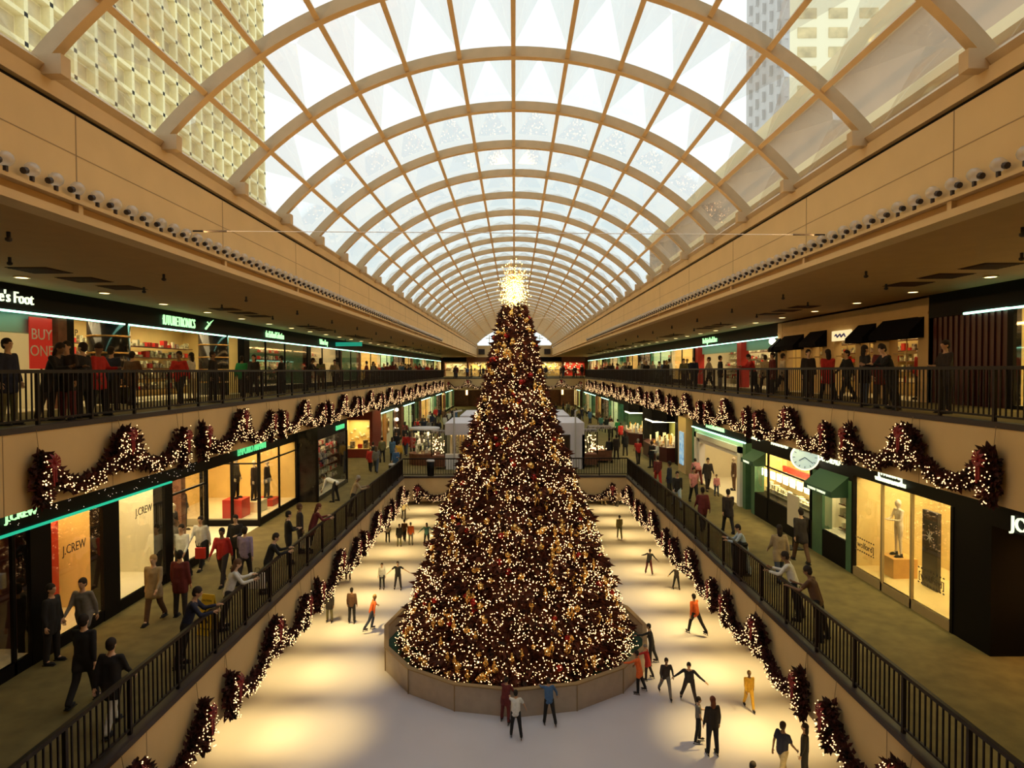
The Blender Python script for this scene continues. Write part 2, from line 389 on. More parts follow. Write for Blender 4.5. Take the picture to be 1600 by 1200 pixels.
# ---------------------------------------------------------------- railings
bal = MB().box(-.012, .012, -.012, .012, 0, .93).mesh('baluster', M['rail'])
pst = MB().box(-.03, .03, -.03, .03, 0, 1.02).mesh('post', M['rail'])
def railing(label, p0, p1, z, near):
    """straight railing from p0 to p1; the balusters nearest the camera are parts, the rest one part"""
    p0 = Vector(p0); p1 = Vector(p1); L = (p1 - p0).length; d = (p1 - p0) / L; rz = math.atan2(d.y, d.x)
    root = empty('railing', (p0.x, p0.y, z), rz); tag(root, label, 'railing')
    a = MB().box(0, L, -.035, .035, 1.0, 1.07); a.obj('top_rail', M['rail'], root)
    a = MB().box(0, L, -.02, .02, .09, .13); a.obj('bottom_rail', M['rail'], root)
    n = int(L / 1.54); xs = []
    posts = [i * L / n for i in range(n + 1)]
    for i, x in enumerate(posts): ob('post', pst, root, (x, 0, .0))
    for i in range(n):
        for k in range(1, 11): xs.append(posts[i] + k * (L / n) / 11)
    a = MB()
    xs = [x for x in xs]; xs.sort(key=lambda x: (p0 + d * x).length if near else x)
    for i, x in enumerate(xs):
        if i < 100: ob('baluster', bal, root, (x, 0, .1))
        else: a.box(x - .012, x + .012, -.012, .012, .1, 1.03)
    if a.v: tag(a.obj('baluster', M['rail'], root), kind='stuff')
for s, nm in ((-1, 'left'), (1, 'right')):
    railing('dark metal railing along the %s edge of the lower walkway above the rink' % nm, (s * (XM + .1), YN + 7, 0), (s * (XM + .1), YM + .1, 0), MID + .04, True)
    railing('dark metal railing along the %s upper walkway' % nm, (s * (XU + .1), YN + 10, 0), (s * (XU + .1), YB + .1, 0), UP + .04, True)
railing('dark metal railing across the far end of the rink opening', (-XM - .1, YM + .1, 0), (XM + .1, YM + .1, 0), MID + .04, False)
railing('dark metal railing across the far upper bridge', (-XU - .1, YB + .1, 0), (XU + .1, YB + .1, 0), UP + .04, False)

# ---------------------------------------------------------------- buildings outside the skylight
M['sunlit_gold_fac'] = mat('sunlit_gold_facade', (.92, .80, .42), .8, var=.05); M['dark_win'] = mat('tower_window', (.66, .52, .26), .3, var=.3, scale=.4)  # gold of a low sun put into the facade colour; no sun lamp
M['sunlit_cream_fac'] = mat('sunlit_cream_facade', (.92, .84, .58), .8); M['grey_fac'] = mat('grey_facade', (.55, .52, .50), .8); M['pink_fac'] = mat('roof_parapet', (.62, .50, .40), .8, var=.08, scale=.3)  # cream facade has the sun's brightness put into its colour
t = empty('office_tower', (-42, 60, 0)); tag(t, 'office tower coloured sunlit gold, with deep window grid seen through the left of the skylight', 'building')
a = MB().box(-30, 0, -45, 47, -2, 100); a.obj('wall', M['sunlit_gold_fac'], t)
a = MB(); b = MB()
for j in range(40):
    z = 2 + j * 2.5; b.box(0, .8, -45, 47, z - .2, z + .2)
for i in range(31): y = -45 + i * 3.05; b.box(0, .8, y - .22, y + .22, 0, 100)
for j in range(40):
    for i in range(30): a.box(0, .05, -45 + i * 3.05 + .4, -45 + i * 3.05 + 2.65, 2 + j * 2.5 + .4, 2 + j * 2.5 + 2.1)
b.obj('sun_screen', M['sunlit_gold_fac'], t); tag(a.obj('window_pane', M['dark_win'], t), kind='stuff')
t = empty('hotel_tower', (64, 130, 0)); tag(t, 'hotel tower coloured sunlit cream, with rows of square windows seen through the right of the skylight', 'building')
a = MB().box(-12, 12, -8, 14, -2, 110); a.obj('wall', M['sunlit_cream_fac'], t)
a = MB().box(-12.2, -12, -8, 14, -2, 110)
for j in range(30):
    for i in range(6): a.box(-12.9, -12.2, -8 + i * 3.7, -8 + i * 3.7 + .5, 2 + j * 3.6, 4 + j * 3.6)
a.obj('side_wall', M['grey_fac'], t)
a = MB()
for j in range(30):
    for i in range(4): a.box(-10.5 + i * 5.8, -7 + i * 5.8, -8.15, -8, 2 + j * 3.6, 3.9 + j * 3.6)
tag(a.obj('window_pane', M['dark_win'], t), kind='stuff')
t = empty('roof_parapet', (13.5, 30, 0)); tag(t, 'long pale upper wall with a ledge beside the right of the skylight', 'building')
a = MB().box(0, 4, -36, 34, 14.4, ZC + 12.5); a.obj('wall', M['pink_fac'], t)
a = MB().box(-.4, 0, -36, 34, ZC + 9.0, ZC + 9.35); a.box(-.5, 0, -36, 34, ZC + 11.9, ZC + 12.7); a.obj('ledge', M['sunlit_cream_fac'], t)

# ---------------------------------------------------------------- fence ring with the tree
TY = 27.0
ring = [(5.45 * math.cos(2 * math.pi * (k + .0) / 16 + math.pi / 2), 5.45 * math.sin(2 * math.pi * (k + .0) / 16 + math.pi / 2)) for k in range(16)]
root = empty('tree_enclosure', (0, TY, 0)); tag(root, 'low sixteen sided boarded fence around the foot of the Christmas tree', 'fence')
for k in range(16):
    p, q = Vector((*ring[k], 0)), Vector((*ring[(k + 1) % 16], 0)); d = (q - p).normalized(); nrm = Vector((d.y, -d.x, 0)); 
    a = MB(); i0 = p * 1; i1 = q * 1; o0 = p * 1.015; o1 = q * 1.015
    a.v = [tuple(v + Vector((0, 0, z))) for z in (.0, .91) for v in (i0, i1, o1, o0)]
    a.f = [(0, 1, 2, 3), (7, 6, 5, 4), (0, 4, 5, 1), (1, 5, 6, 2), (2, 6, 7, 3), (3, 7, 4, 0)]; a.m = [0] * 6
    a.obj('board_panel', M['board'], root)
    a = MB(); i0 = p * .99; i1 = q * .99; o0 = p * 1.025; o1 = q * 1.025
    a.v = [tuple(v + Vector((0, 0, z))) for z in (.91, .96) for v in (i0, i1, o1, o0)]
    a.f = [(0, 1, 2, 3), (7, 6, 5, 4), (0, 4, 5, 1), (1, 5, 6, 2), (2, 6, 7, 3), (3, 7, 4, 0)]; a.m = [0] * 6
    a.obj('cap_rail', M['trimw'], root)
    a = MB().tube([(ring[k][0] * 1.018, ring[k][1] * 1.018, 0), (ring[k][0] * 1.018, ring[k][1] * 1.018, .93)], .02, 6); a.obj('post', M['trimw'], root)
a = MB().prism([(x * .995, y * .995) for x, y in ring], .01, .3); o = a.obj('tree_skirt', M['darkgreen'], None, loc=(0, TY, 0)); tag(o, 'dark green ground cover inside the fence around the tree', 'ground cover')

PROF = [(.25, 4.55), (.5, 4.75), (1.0, 4.6), (1.76, 4.3), (3.1, 3.9), (4.46, 3.45), (6.08, 2.9), (7.16, 2.45), (8.5, 2.02), (9.86, 1.6), (11.2, 1.2), (12.56, .95), (13.9, .62), (14.6, .35)]
def prof(z):
    for (z0, r0), (z1, r1) in zip(PROF, PROF[1:]):
        if z <= z1: return r0 + (r1 - r0) * (z - z0) / (z1 - z0)
    return .3
def sprig(a, p, d, L, wd):
    d = d.normalized(); u = d.orthogonal().normalized(); v = d.cross(u); th = rnd.random() * 3; u, v = u * math.cos(th) + v * math.sin(th), v * math.cos(th) - u * math.sin(th)
    for ax in (u, v):
        b = len(a.v); a.v += [tuple(p - d * L * .2), tuple(p + ax * wd + d * L * .25), tuple(p + d * L), tuple(p - ax * wd + d * L * .25)]; a.f.append((b, b + 1, b + 2, b + 3)); a.m.append(a.mi)
tree = empty('christmas_tree', (0, TY, .3)); tag(tree, 'huge Christmas tree covered in warm lights standing in the ice rink', 'Christmas tree')
a = MB().tube([(0, 0, 0), (0, 0, 14)], [.22, .05], 10); a.obj('trunk', M['trunk'], tree)
def spt(z, f, t): r = prof(z) * f; return Vector((r * math.cos(t), r * math.sin(t), z - .3))
zs = []
while len(zs) < 26000:
    z = .3 + rnd.random() * 14.2
    if rnd.random() * 4.75 < prof(z) + .25: zs.append(z)
fol = MB()
core = MB(); core.lathe([(max(.05, prof(z) * .86), z - .3) for z in [.3, 1, 2, 4, 6, 8, 10, 12, 14.2]], n=40)
core.obj('inner_boughs', M['needle'], tree)
for i in range(15000):
    z = zs[i]; t = rnd.random() * 6.283; bump = 1 + .045 * math.sin(t * 9 + z * 2.7) + .04 * math.sin(z * 7 + t * 3)
    f = (.86 + .14 * rnd.random()) * bump; p = spt(z, f, t); out = Vector((math.cos(t + rnd.uniform(-.6, .6)), math.sin(t + rnd.uniform(-.6, .6)), rnd.uniform(-.5, .35)))
    sprig(fol, p, out, rnd.uniform(.18, .42) * (.7 if z > 10 else 1), rnd.uniform(.05, .10))
fol.obj('needles', M['needle'], tree)
bl = MB()
for i in range(15000):
    z = zs[i % len(zs)] + rnd.uniform(-.1, .1); z = max(.32, z); t = rnd.random() * 6.283; hole = math.sin(t * 5 + z * 1.7) * math.sin(z * 2.1 - t * 3)
    if hole > .72 and rnd.random() < .8: continue
    bl.mi = 1 if rnd.random() < .25 else 0
    bl.octa(spt(z, (.93 + .15 * rnd.random()), t), rnd.choice((.016, .020, .024)) * (.85 if z > 11 else 1))
o = bl.obj('string_lights', [M['bulb'], M['bulb2']], tree); tag(o, 'thousands of tiny warm string lights', kind='stuff')
# topper: spray of gold rods and bulbs
tp = empty('tree_topper', (0, TY, 14.25)); tag(tp, 'glowing golden starburst of lights at the tip of the Christmas tree', 'tree topper')
a = MB(); b = MB()
for i in range(260):
    h = rnd.random(); base = Vector((0, 0, .3 + h * .6)); th = rnd.random() * 6.283; el = rnd.uniform(-.35, 1.45); L = rnd.uniform(.3, 1.0) * (1.0 + .55 * math.sin(max(el, 0)))
    d = Vector((math.cos(th) * math.cos(el) * .72, math.sin(th) * math.cos(el) * .72, math.sin(el))); e = base + d * L
    a.tube([base, e], .006, 3, cap=False)
    for f in (1, .78, .55, .35): b.octa(base + d * L * f, .024 if f == 1 else .019)
a.obj('rods', M['brass'], tp)
M['topbulb'] = mat('topper_bulb', (1, .9, .4), .4, emit=(1, .70, .16), es=9)
tag(b.obj('bulbs', M['topbulb'], tp), kind='stuff')
# ornaments hang all over the tree
def ball(r, m, capm):
    a = MB(); a.ell((0, 0, 0), r, 12, 8); me = a.mesh('bauble', m, True); c = MB().lathe([(r * .25, r * .92), (r * .25, r * 1.15)], n=8).mesh('cap', capm); return me, c
kinds = [('gold bauble', 'bauble', ball(.13, M['gold'], M['brass']), 190), ('dark red bauble', 'bauble', ball(.12, M['redball'], M['brass']), 70), ]
fin = MB(); fin.lathe([(.01, -.28), (.035, -.2), (.08, -.05), (.11, .02), (.06, .10), (.03, .13), (.06, .17), (.02, .24)], n=10); finm = fin.mesh('finial', M['gold'], True)
def orn_spots(n, seed):
    r2 = random.Random(seed); out = []
    while len(out) < n:
        z = .7 + r2.random() * 13.5
        if r2.random() * 4.75 < prof(z) + .9:
            t = -math.pi / 2 + r2.uniform(-1.75, 1.75); r = prof(z) * r2.uniform(.97, 1.03); out.append((r * math.cos(t), TY + r * math.sin(t), z))
    return out
for j, (nm, cat, (me, cp), n) in enumerate(kinds):
    for i, p in enumerate(orn_spots(n, 5 + j)):
        o = ob('bauble', me, None, p); ob('cap', cp, o); sc_ = rnd.uniform(.75, 1.15); o.scale = (sc_,) * 3
        tag(o, '%s hanging among the lights of the Christmas tree' % nm, 'bauble', nm + 's on the Christmas tree')
for p in orn_spots(120, 31):
    o = ob('finial_ornament', finm, None, p); tag(o, 'gold pointed finial ornament hanging on the Christmas tree', 'ornament', 'finial ornaments on the Christmas tree')

# ---------------------------------------------------------------- garlands
def garland_proto(seed, with_wreath=True):
    r2 = random.Random(seed); root = empty('christmas_garland')
    def path(u):        # centre line height, 0 at slab top; hangs as two swags with a peak between
        au = abs(u); 
        if au > 2.45: return None
        return -.60 - .62 * math.sin(math.pi * min(1, max(0, (au - .25) / 2.25))) ** .8
    g = MB(); bul = MB(); pts = []
    for i in range(120):
        u = -2.45 + 4.9 * i / 119; pts.append((Vector((u, -.15, path(u))), .19, 1))
    for s in (-1, 1):
        for i in range(24): f = i / 23; pts.append((Vector((s * (2.5 + .06 * math.sin(f * 3)), -.15, -.5 - .85 * f)), .20 + .04 * math.sin(f * 3.1), 2))
    for i in range(44):
        t = 2 * math.pi * i / 44; pts.append((Vector((.36 * math.cos(t), -.2, -.66 + .38 * math.sin(t))), .17, 3))
    for p, w, k in pts:
        for j in range(11 if k == 1 else 12):
            d = Vector((r2.uniform(-1, 1), r2.uniform(-1, .35), r2.uniform(-1, 1)))
            if d.length < .1: continue
            q = p + d.normalized() * w * r2.uniform(.1, .75); q.y = min(q.y, -.03); dd = d.normalized(); 
            if q.y > -.1: dd.y = min(dd.y, 0)
            sprig(g, q, dd, r2.uniform(.09, .17), r2.uniform(.035, .06))
        for _ in range(2 if r2.random() < .35 else 1):
            q = p + Vector((r2.uniform(-1, 1) * w, -w * .95, r2.uniform(-1, .85) * w)); bul.octa(q, .0155)
        if r2.random() < .25:
            q = p + Vector((r2.uniform(-.9, .9) * w, -w * .8, r2.uniform(-1, .4) * w)); bul.octa(q, .015)
    g.obj('greenery', M['gneedle'], root); tag(bul.obj('bulbs', M['bulb2'], root), kind='stuff')
    for (x, z) in ((-2.5, -.62), (0, -.36), (2.5, -.62)):
        b = MB()
        for j in range(9):
            t = j * .698; b.quadf((x, -.38, z), (x + .13 * math.cos(t - .3), -.42, z + .13 * math.sin(t - .3)), (x + .2 * math.cos(t), -.36, z + .2 * math.sin(t)), (x + .13 * math.cos(t + .3), -.42, z + .13 * math.sin(t + .3)))
        b.ell((x, -.4, z), .035, 8, 5); b.box(x - .05, x - .01, -.4, -.38, z - .45, z); b.box(x + .01, x + .05, -.4, -.38, z - .38, z)
        b.obj('red_bow', M['bow'], root)
    for x in (-2.5, 0, 2.5): MB().tube([(x, -.05, .0), (x, -.1, -.5 if x else -.3)], .006, 4).obj('hanging_cord', M['trimw'], root)
    return root
protos = [garland_proto(3), garland_proto(11)]
for p in protos: kids(p)
gl = []
for k in range(11):
    for s in (-1, 1): gl.append((s, s * (XU - .005), 14.5 + 6.17 * k, UP - .02, 'upper'))
for k in range(5):
    for s in (-1, 1): gl.append((s, s * (XM - .005), 10.45 + 6.32 * k, MID - .02, 'rink'))
for x in (-3.25, 3.25): gl.append((0, x, YM - .005, MID - .02, 'rink end'))
for x in (-6, 0, 6): gl.append((0, x, YB - .005, UP - .02, 'bridge'))
used = [False, False]; ORD = ['nearest', 'second', 'third', 'fourth', 'fifth', 'sixth', 'seventh', 'eighth', 'ninth', 'tenth', 'eleventh']
cnt = {}
for i, (s, x, y, z, wh) in enumerate(gl):
    j = i % 2 if wh in ('upper', 'rink') and (i // 2) % 2 else (i + 1) % 2
    if not used[j]: o = protos[j]; used[j] = True
    else: o = copy_tree(protos[j])
    o.location = (x, y, z); o.rotation_euler = (0, 0, {-1: R(90), 1: R(-90), 0: 0}[s])
    sd = {-1: 'left', 1: 'right', 0: ''}[s]; c = cnt.get((s, wh), 0); cnt[(s, wh)] = c + 1
    if wh == 'upper': lab = 'lit fir garland with red bows on the %s upper balcony face, %s from the camera' % (sd, ORD[c])
    elif wh == 'rink': lab = 'lit fir garland on the %s rink side wall, %s from the camera' % (sd, ORD[c])
    elif wh == 'rink end': lab = 'lit garland on the rink end wall, %s of the tree' % ('left' if x < 0 else 'right')
    else: lab = 'small distant garland on the far bridge face, %s' % ('left of the tree', 'behind the tree top', 'right of the tree')[c]
    tag(o, lab, 'garland', {'upper': 'garlands along the %s upper balcony' % sd, 'rink': 'garlands along the %s rink wall' % sd}.get(wh, 'garlands on the far faces'))
# ---------------------------------------------------------------- people and mannequins
def finger(a, p, d, side, L):
    a.tube([p, p + d * L * .5, p + d * L * .78 + side * .004, p + d * L + side * .01], [.0085, .008, .0075, .005], 5)
def fk(P):
    """joint positions for a pose; the figure faces +Y, feet at z = 0"""
    def leg(a, k, ab, s):
        a, k, ab = R(a), R(k), R(ab); hip = Vector((s * .09, 0, 0))
        kn = hip + Vector((s * math.sin(ab) * .43, math.sin(a) * .43, -math.cos(a) * math.cos(ab) * .43))
        b = a - k; an = kn + Vector((s * math.sin(ab) * .42, math.sin(b) * .42, -math.cos(b) * math.cos(ab) * .42)); return hip, kn, an
    L = leg(*P['l'], -1); Rr = leg(*P['r'], 1)
    h = .085 - min(L[2].z, Rr[2].z); pel = Vector((0, 0, h)); ln = R(P.get('lean', 0))
    ax = Vector((0, math.sin(ln), math.cos(ln))); J = {'pel': pel, 'chest': pel + ax * .36, 'neck': pel + ax * .54}
    hd = R(P.get('lean', 0) * .5 + P.get('nod', 0)); J['head'] = J['neck'] + Vector((0, math.sin(hd) * .15, math.cos(hd) * .15)); J['hd'] = hd; J['ax'] = ax
    for n, q in (('l', L), ('r', Rr)): J['hip' + n], J['knee' + n], J['ank' + n] = [pel + v for v in q]
    for n, s in (('l', -1), ('r', 1)):
        p, ab, e, e2 = P['a' + n]; sh = pel + ax * .465 + Vector((s * .178, 0, 0))
        p, ab, e, e2 = R(p), R(ab), R(e), R(e2)
        el = sh + Vector((s * math.sin(ab), math.sin(p) * math.cos(ab), -math.cos(p) * math.cos(ab))) * .29
        fp = p + e; wr = el + Vector((s * math.sin(e2), math.sin(fp) * math.cos(e2), -math.cos(fp) * math.cos(e2))) * .25
        J['sh' + n], J['el' + n], J['wr' + n] = sh, el, wr
    return J
def cap(a, p, q, r0, r1): a.ell(p, r0 * .99, 10, 7); a.tube([p, q], [r0, r1], 10); a.ell(q, r1 * .99, 10, 7)
def solid(a, vox, mats, name, deci=None):
    o = a.obj('tmp', mats); m = o.modifiers.new('r', 'REMESH'); m.mode = 'VOXEL'; m.voxel_size = vox; m.use_smooth_shade = True
    s = o.modifiers.new('s', 'SMOOTH'); s.iterations = 3; s.factor = .5
    dg = bpy.context.evaluated_depsgraph_get(); me = bpy.data.meshes.new_from_object(o.evaluated_get(dg)); me.name = name
    bpy.data.objects.remove(o); return me
def orient(c, hd):    # rotate head detail about the head centre
    return Matrix.Translation(c) @ Matrix.Rotation(-hd, 4, 'X')
SKIN = mat('skin', (.55, .33, .20), .6); EYE = mat('eye', (.02, .015, .01), .3)
def build_pose(name, P):
    J = fk(P); out = {}; a = MB()
    for sx in (-1, 1): o_ = Vector((sx * .055, 0, 0)); cap(a, J['pel'] + o_ + J['ax'] * .02, J['pel'] + o_ * .8 + J['ax'] * .16, .10, .085); cap(a, J['pel'] + o_ * .8 + J['ax'] * .16, J['chest'] + o_ * 1.2, .085, .098)
    cap(a, J['chest'], J['neck'] - J['ax'] * .06, .10, .07); cap(a, J['neck'] - J['ax'] * .06, J['head'], .055, .05)
    for n in 'lr':
        cap(a, J['hip' + n], J['knee' + n], .085, .055); cap(a, J['knee' + n], J['ank' + n], .055, .036)
        cap(a, J['sh' + n], J['el' + n], .052, .038); cap(a, J['el' + n], J['wr' + n], .038, .026); cap(a, J['chest'] + J['ax'] * .08, J['sh' + n], .065, .05)
        f = J['ank' + n]; cap(a, f, f + Vector((0, .13, -.045)), .04, .032)
        d = (J['wr' + n] - J['el' + n]).normalized(); cap(a, J['wr' + n], J['wr' + n] + d * .07, .028, .034)
    b = MB(); b.ell((0, 0, 0), (.076, .094, .115)); b.ell((0, .03, -.055), (.052, .062, .06)); b.tube([(0, .085, .015), (0, .112, -.022)], [.012, .017], 6); b.ell((0, .088, -.06), (.026, .014, .010), 8, 5)
    for s in (-1, 1): b.ell((s * .077, -.005, -.01), (.012, .022, .032), 8, 6); b.ell((s * .03, .078, .025), (.022, .018, .008), 8, 5)
    b.xform(orient(J['head'], J['hd'])); n0 = len(a.v); a.v += b.v; a.f += [tuple(i + n0 for i in q) for q in b.f]; a.m += b.m
    body = solid(a, .019, [SKIN, EYE], 'person')
    x = MB()
    for n, s in (('l', -1), ('r', 1)):
        w = J['wr' + n]; d = (w - J['el' + n]).normalized(); sd = Vector((0, 1, 0)) - d * d.y
        sd = (sd.normalized() if sd.length > .2 else Vector((1, 0, 0))); pn = d.cross(sd)
        for i, L in enumerate((.062, .075, .080, .072)): finger(x, w + d * .075 + sd * (.030 - i * .0195) * -1, (d + pn * s * -.25 + sd * (.06 * (i - 1.5))).normalized(), pn * s * -1, L)
        finger(x, w + d * .03 + sd * .028, (d * .7 + sd * .7 - pn * s * .2).normalized(), d, .055)
    e = MB(); e.mi = 1
    for s in (-1, 1): e.ell((s * .03, .086, .012), (.012, .008, .007), 6, 5)
    e.box(-.022, .022, .096, .100, -.063, -.060)
    e.xform(orient(J['head'], J['hd'])); n0 = len(x.v); x.v += e.v; x.f += [tuple(i + n0 for i in q) for q in e.f]; x.m += e.m
    xm = x.mesh('x', [SKIN, EYE], True)
    import bmesh
    bm = bmesh.new(); bm.from_mesh(body); bm.from_mesh(xm); bm.to_mesh(body); bm.free(); bpy.data.meshes.remove(xm)
    out['body'] = body
    # clothes follow the body, a little larger
    def top(long_, sleeve):
        a = MB(); lo = J['pel'] - J['ax'] * (.06 if not long_ else .02)
        
        for sx in (-1, 1): o_ = Vector((sx * .06, 0, 0)); cap(a, lo + o_, J['chest'] + o_ * 1.1, .115, .112)
        cap(a, J['chest'], J['neck'] - J['ax'] * .075, .115, .075)
        if long_:
            for n in 'lr': cap(a, J['hip' + n] + Vector((0, 0, .0)), J['hip' + n].lerp(J['knee' + n], .55), .112, .105)
            cap(a, J['pel'], J['hipl'].lerp(J['kneer'], .5), .13, .11)
        for n in 'lr':
            cap(a, J['chest'] + J['ax'] * .07, J['sh' + n] - J['ax'] * .005, .075, .058)
            if sleeve: cap(a, J['sh' + n], J['el' + n], .060, .050); cap(a, J['el' + n], J['el' + n].lerp(J['wr' + n], .95), .050, .038)
            else: cap(a, J['sh' + n], J['sh' + n].lerp(J['el' + n], .62), .062, .058)
        return solid(a, .024, SKIN, 'jacket')
    out['jacket'] = top(False, True); out['shirt'] = top(False, False); out['coat'] = top(True, True)
    a = MB(); 
    for sx in (-1, 1): o_ = Vector((sx * .055, 0, 0)); cap(a, J['pel'] + o_ - J['ax'] * .02, J['pel'] + o_ + J['ax'] * .07, .108, .104)
    for n in 'lr': cap(a, J['hip' + n], J['knee' + n], .105, .075); cap(a, J['knee' + n], J['knee' + n].lerp(J['ank' + n], .97), .074, .062)
    out['trousers'] = solid(a, .024, SKIN, 'trousers')
    for style in ('short', 'long', 'hat'):
        a = MB()
        if style == 'hat': a.ell((0, -.004, .052), (.090, .108, .085), 14, 8); a.ell((0, 0, .125), .028, 8, 6); a.lathe([(.092, .028), (.098, .035), (.098, .06), (.090, .066)], n=14)
        else:
            a.ell((0, -.014, .028), (.086, .100, .102), 14, 9); a.ell((0, -.03, -.02), (.080, .078, .09), 12, 8)
            if style == 'long': a.ell((0, -.055, -.10), (.085, .055, .15), 12, 8)
        a.xform(orient(J['head'], J['hd'])); me = a.mesh('hair' if style != 'hat' else 'hat', SKIN, True); out[style] = me
    for n in 'lr':
        for sk in (0, 1):
            a = MB(); p = J['ank' + n]; v = (J['ank' + n] - J['knee' + n]).normalized(); z = p.z - .085
            a.ell((p.x, p.y + .065, z + .045), (.046, .135, .042), 12, 7); a.tube([(p.x, p.y, z + .04), (p.x, p.y - v.y * .1, z + (.19 if sk else .11))], [.05, .052], 10)
            if sk: a.box(p.x - .004, p.x + .004, p.y - .09, p.y + .2, z - .05, z - .03); a.box(p.x - .012, p.x + .012, p.y - .06, p.y - .04, z - .035, z + .02); a.box(p.x - .012, p.x + .012, p.y + .13, p.y + .15, z - .035, z + .02)
            else: a.box(p.x - .045, p.x + .045, p.y - .055, p.y + .19, z, z + .02)
            out[('skate' if sk else 'shoe') + n] = a.mesh('skate' if sk else 'shoe', SKIN, True)
    return out
POSES = {
 'stand': dict(l=(2, 3, 3), r=(-2, 2, 3), al=(3, 9, 12, 4), ar=(-2, 9, 14, 4)),
 'walk': dict(l=(22, 6, 1), r=(-16, 14, 1), al=(-20, 8, 14, 4), ar=(22, 8, 22, 4), lean=3),
 'walk2': dict(l=(-12, 20, 1), r=(14, 3, 1), al=(16, 8, 30, 2), ar=(-14, 10, 10, 6), lean=2),
 'rail': dict(l=(-8, 3, 4), r=(-12, 4, 4), al=(38, 8, 62, -4), ar=(34, 12, 66, -6), lean=18, nod=12),
 'crossed': dict(l=(3, 4, 4), r=(-1, 2, 5), al=(18, 10, 72, -38), ar=(20, 10, 68, -36), nod=8),
 'carry': dict(l=(8, 8, 3), r=(-6, 4, 3), al=(25, 10, 70, -10), ar=(8, 10, 20, 4), nod=6),
 'glide': dict(l=(16, 26, 6), r=(-24, 16, 8), al=(30, 34, 20, 24), ar=(-26, 36, 14, 30), lean=16),
 'arms': dict(l=(6, 8, 7), r=(-5, 6, 9), al=(6, 56, 8, 60), ar=(12, 50, 12, 46), lean=5),
 'reach': dict(l=(5, 6, 6), r=(-10, 10, 8), al=(66, 8, 14, 4), ar=(10, 30, 20, 14), lean=12),
 'stride': dict(l=(26, 16, 4), r=(-28, 8, 6), al=(-22, 20, 20, 10), ar=(34, 18, 30, 4), lean=12),
 'bend': dict(l=(12, 16, 5), r=(-2, 10, 6), al=(12, 6, 10, 2), ar=(24, 6, 12, -2), lean=68, nod=10),
 'lean': dict(l=(10, 14, 12), r=(-14, 10, 16), al=(40, 50, 10, 56), ar=(-14, 44, 12, 50), lean=24),
}
PM = {k: build_pose(k, v) for k, v in POSES.items()}
COL = dict(black=(.012, .011, .013), dark=(.03, .022, .022), navy=(.015, .02, .05), grey=(.18, .17, .16), white=(.72, .72, .68), cream=(.6, .52, .38), red=(.5, .025, .02), maroon=(.14, .02, .02),
  orange=(.75, .14, .03), yellow=(.7, .4, .04), olive=(.14, .13, .06), green=(.02, .25, .08), blue=(.06, .14, .3), beige=(.36, .28, .17), lilac=(.3, .24, .4), pink=(.7, .28, .3), ltblue=(.42, .52, .62),
  brown=(.12, .06, .03), jeans=(.05, .07, .12), hair=(.02, .012, .008), blond=(.4, .25, .09), redhair=(.12, .03, .012), greyhair=(.35, .32, .28), khaki=(.45, .38, .24), teal=(.08, .22, .2))
FM = {k: mat(k + '_cloth', v, .85, var=.12, scale=14) for k, v in COL.items()}
SK2 = mat('skin_dark', (.24, .13, .07), .6); SK3 = mat('skin_pale', (.66, .43, .28), .6)
def person(x, y, z, face, pose, top, tcol, bcol, hair='short', hcol='hair', h=1.0, skate=False, label='', group=None, skin=None, name='person', cat='person', shoecol='black'):
    pm = PM[pose]; root = ob(name, pm['body'], None, (x, y, z + (.05 * h if skate else 0)), face); root.scale = (h, h, h)
    def put(nm, me, m, sl=0):
        o = ob(nm, me, root); o.material_slots[0].link = 'OBJECT'; o.material_slots[0].material = m; return o
    root.material_slots[0].link = 'OBJECT'; root.material_slots[0].material = skin or rnd.choice((SKIN, SKIN, SK3, SK2))
    if name == 'mannequin': root.material_slots[0].material = M['mannequin']
    if top: put(top, pm[top], FM[tcol])
    if bcol: put('trousers', pm['trousers'], FM[bcol])
    if hair: put('hat' if hair == 'hat' else 'hair', pm[hair], FM[hcol])
    for n in 'lr': put('skate' if skate else 'shoe', pm[('skate' if skate else 'shoe') + n], FM[shoecol])
    tag(root, label, cat, group); return root
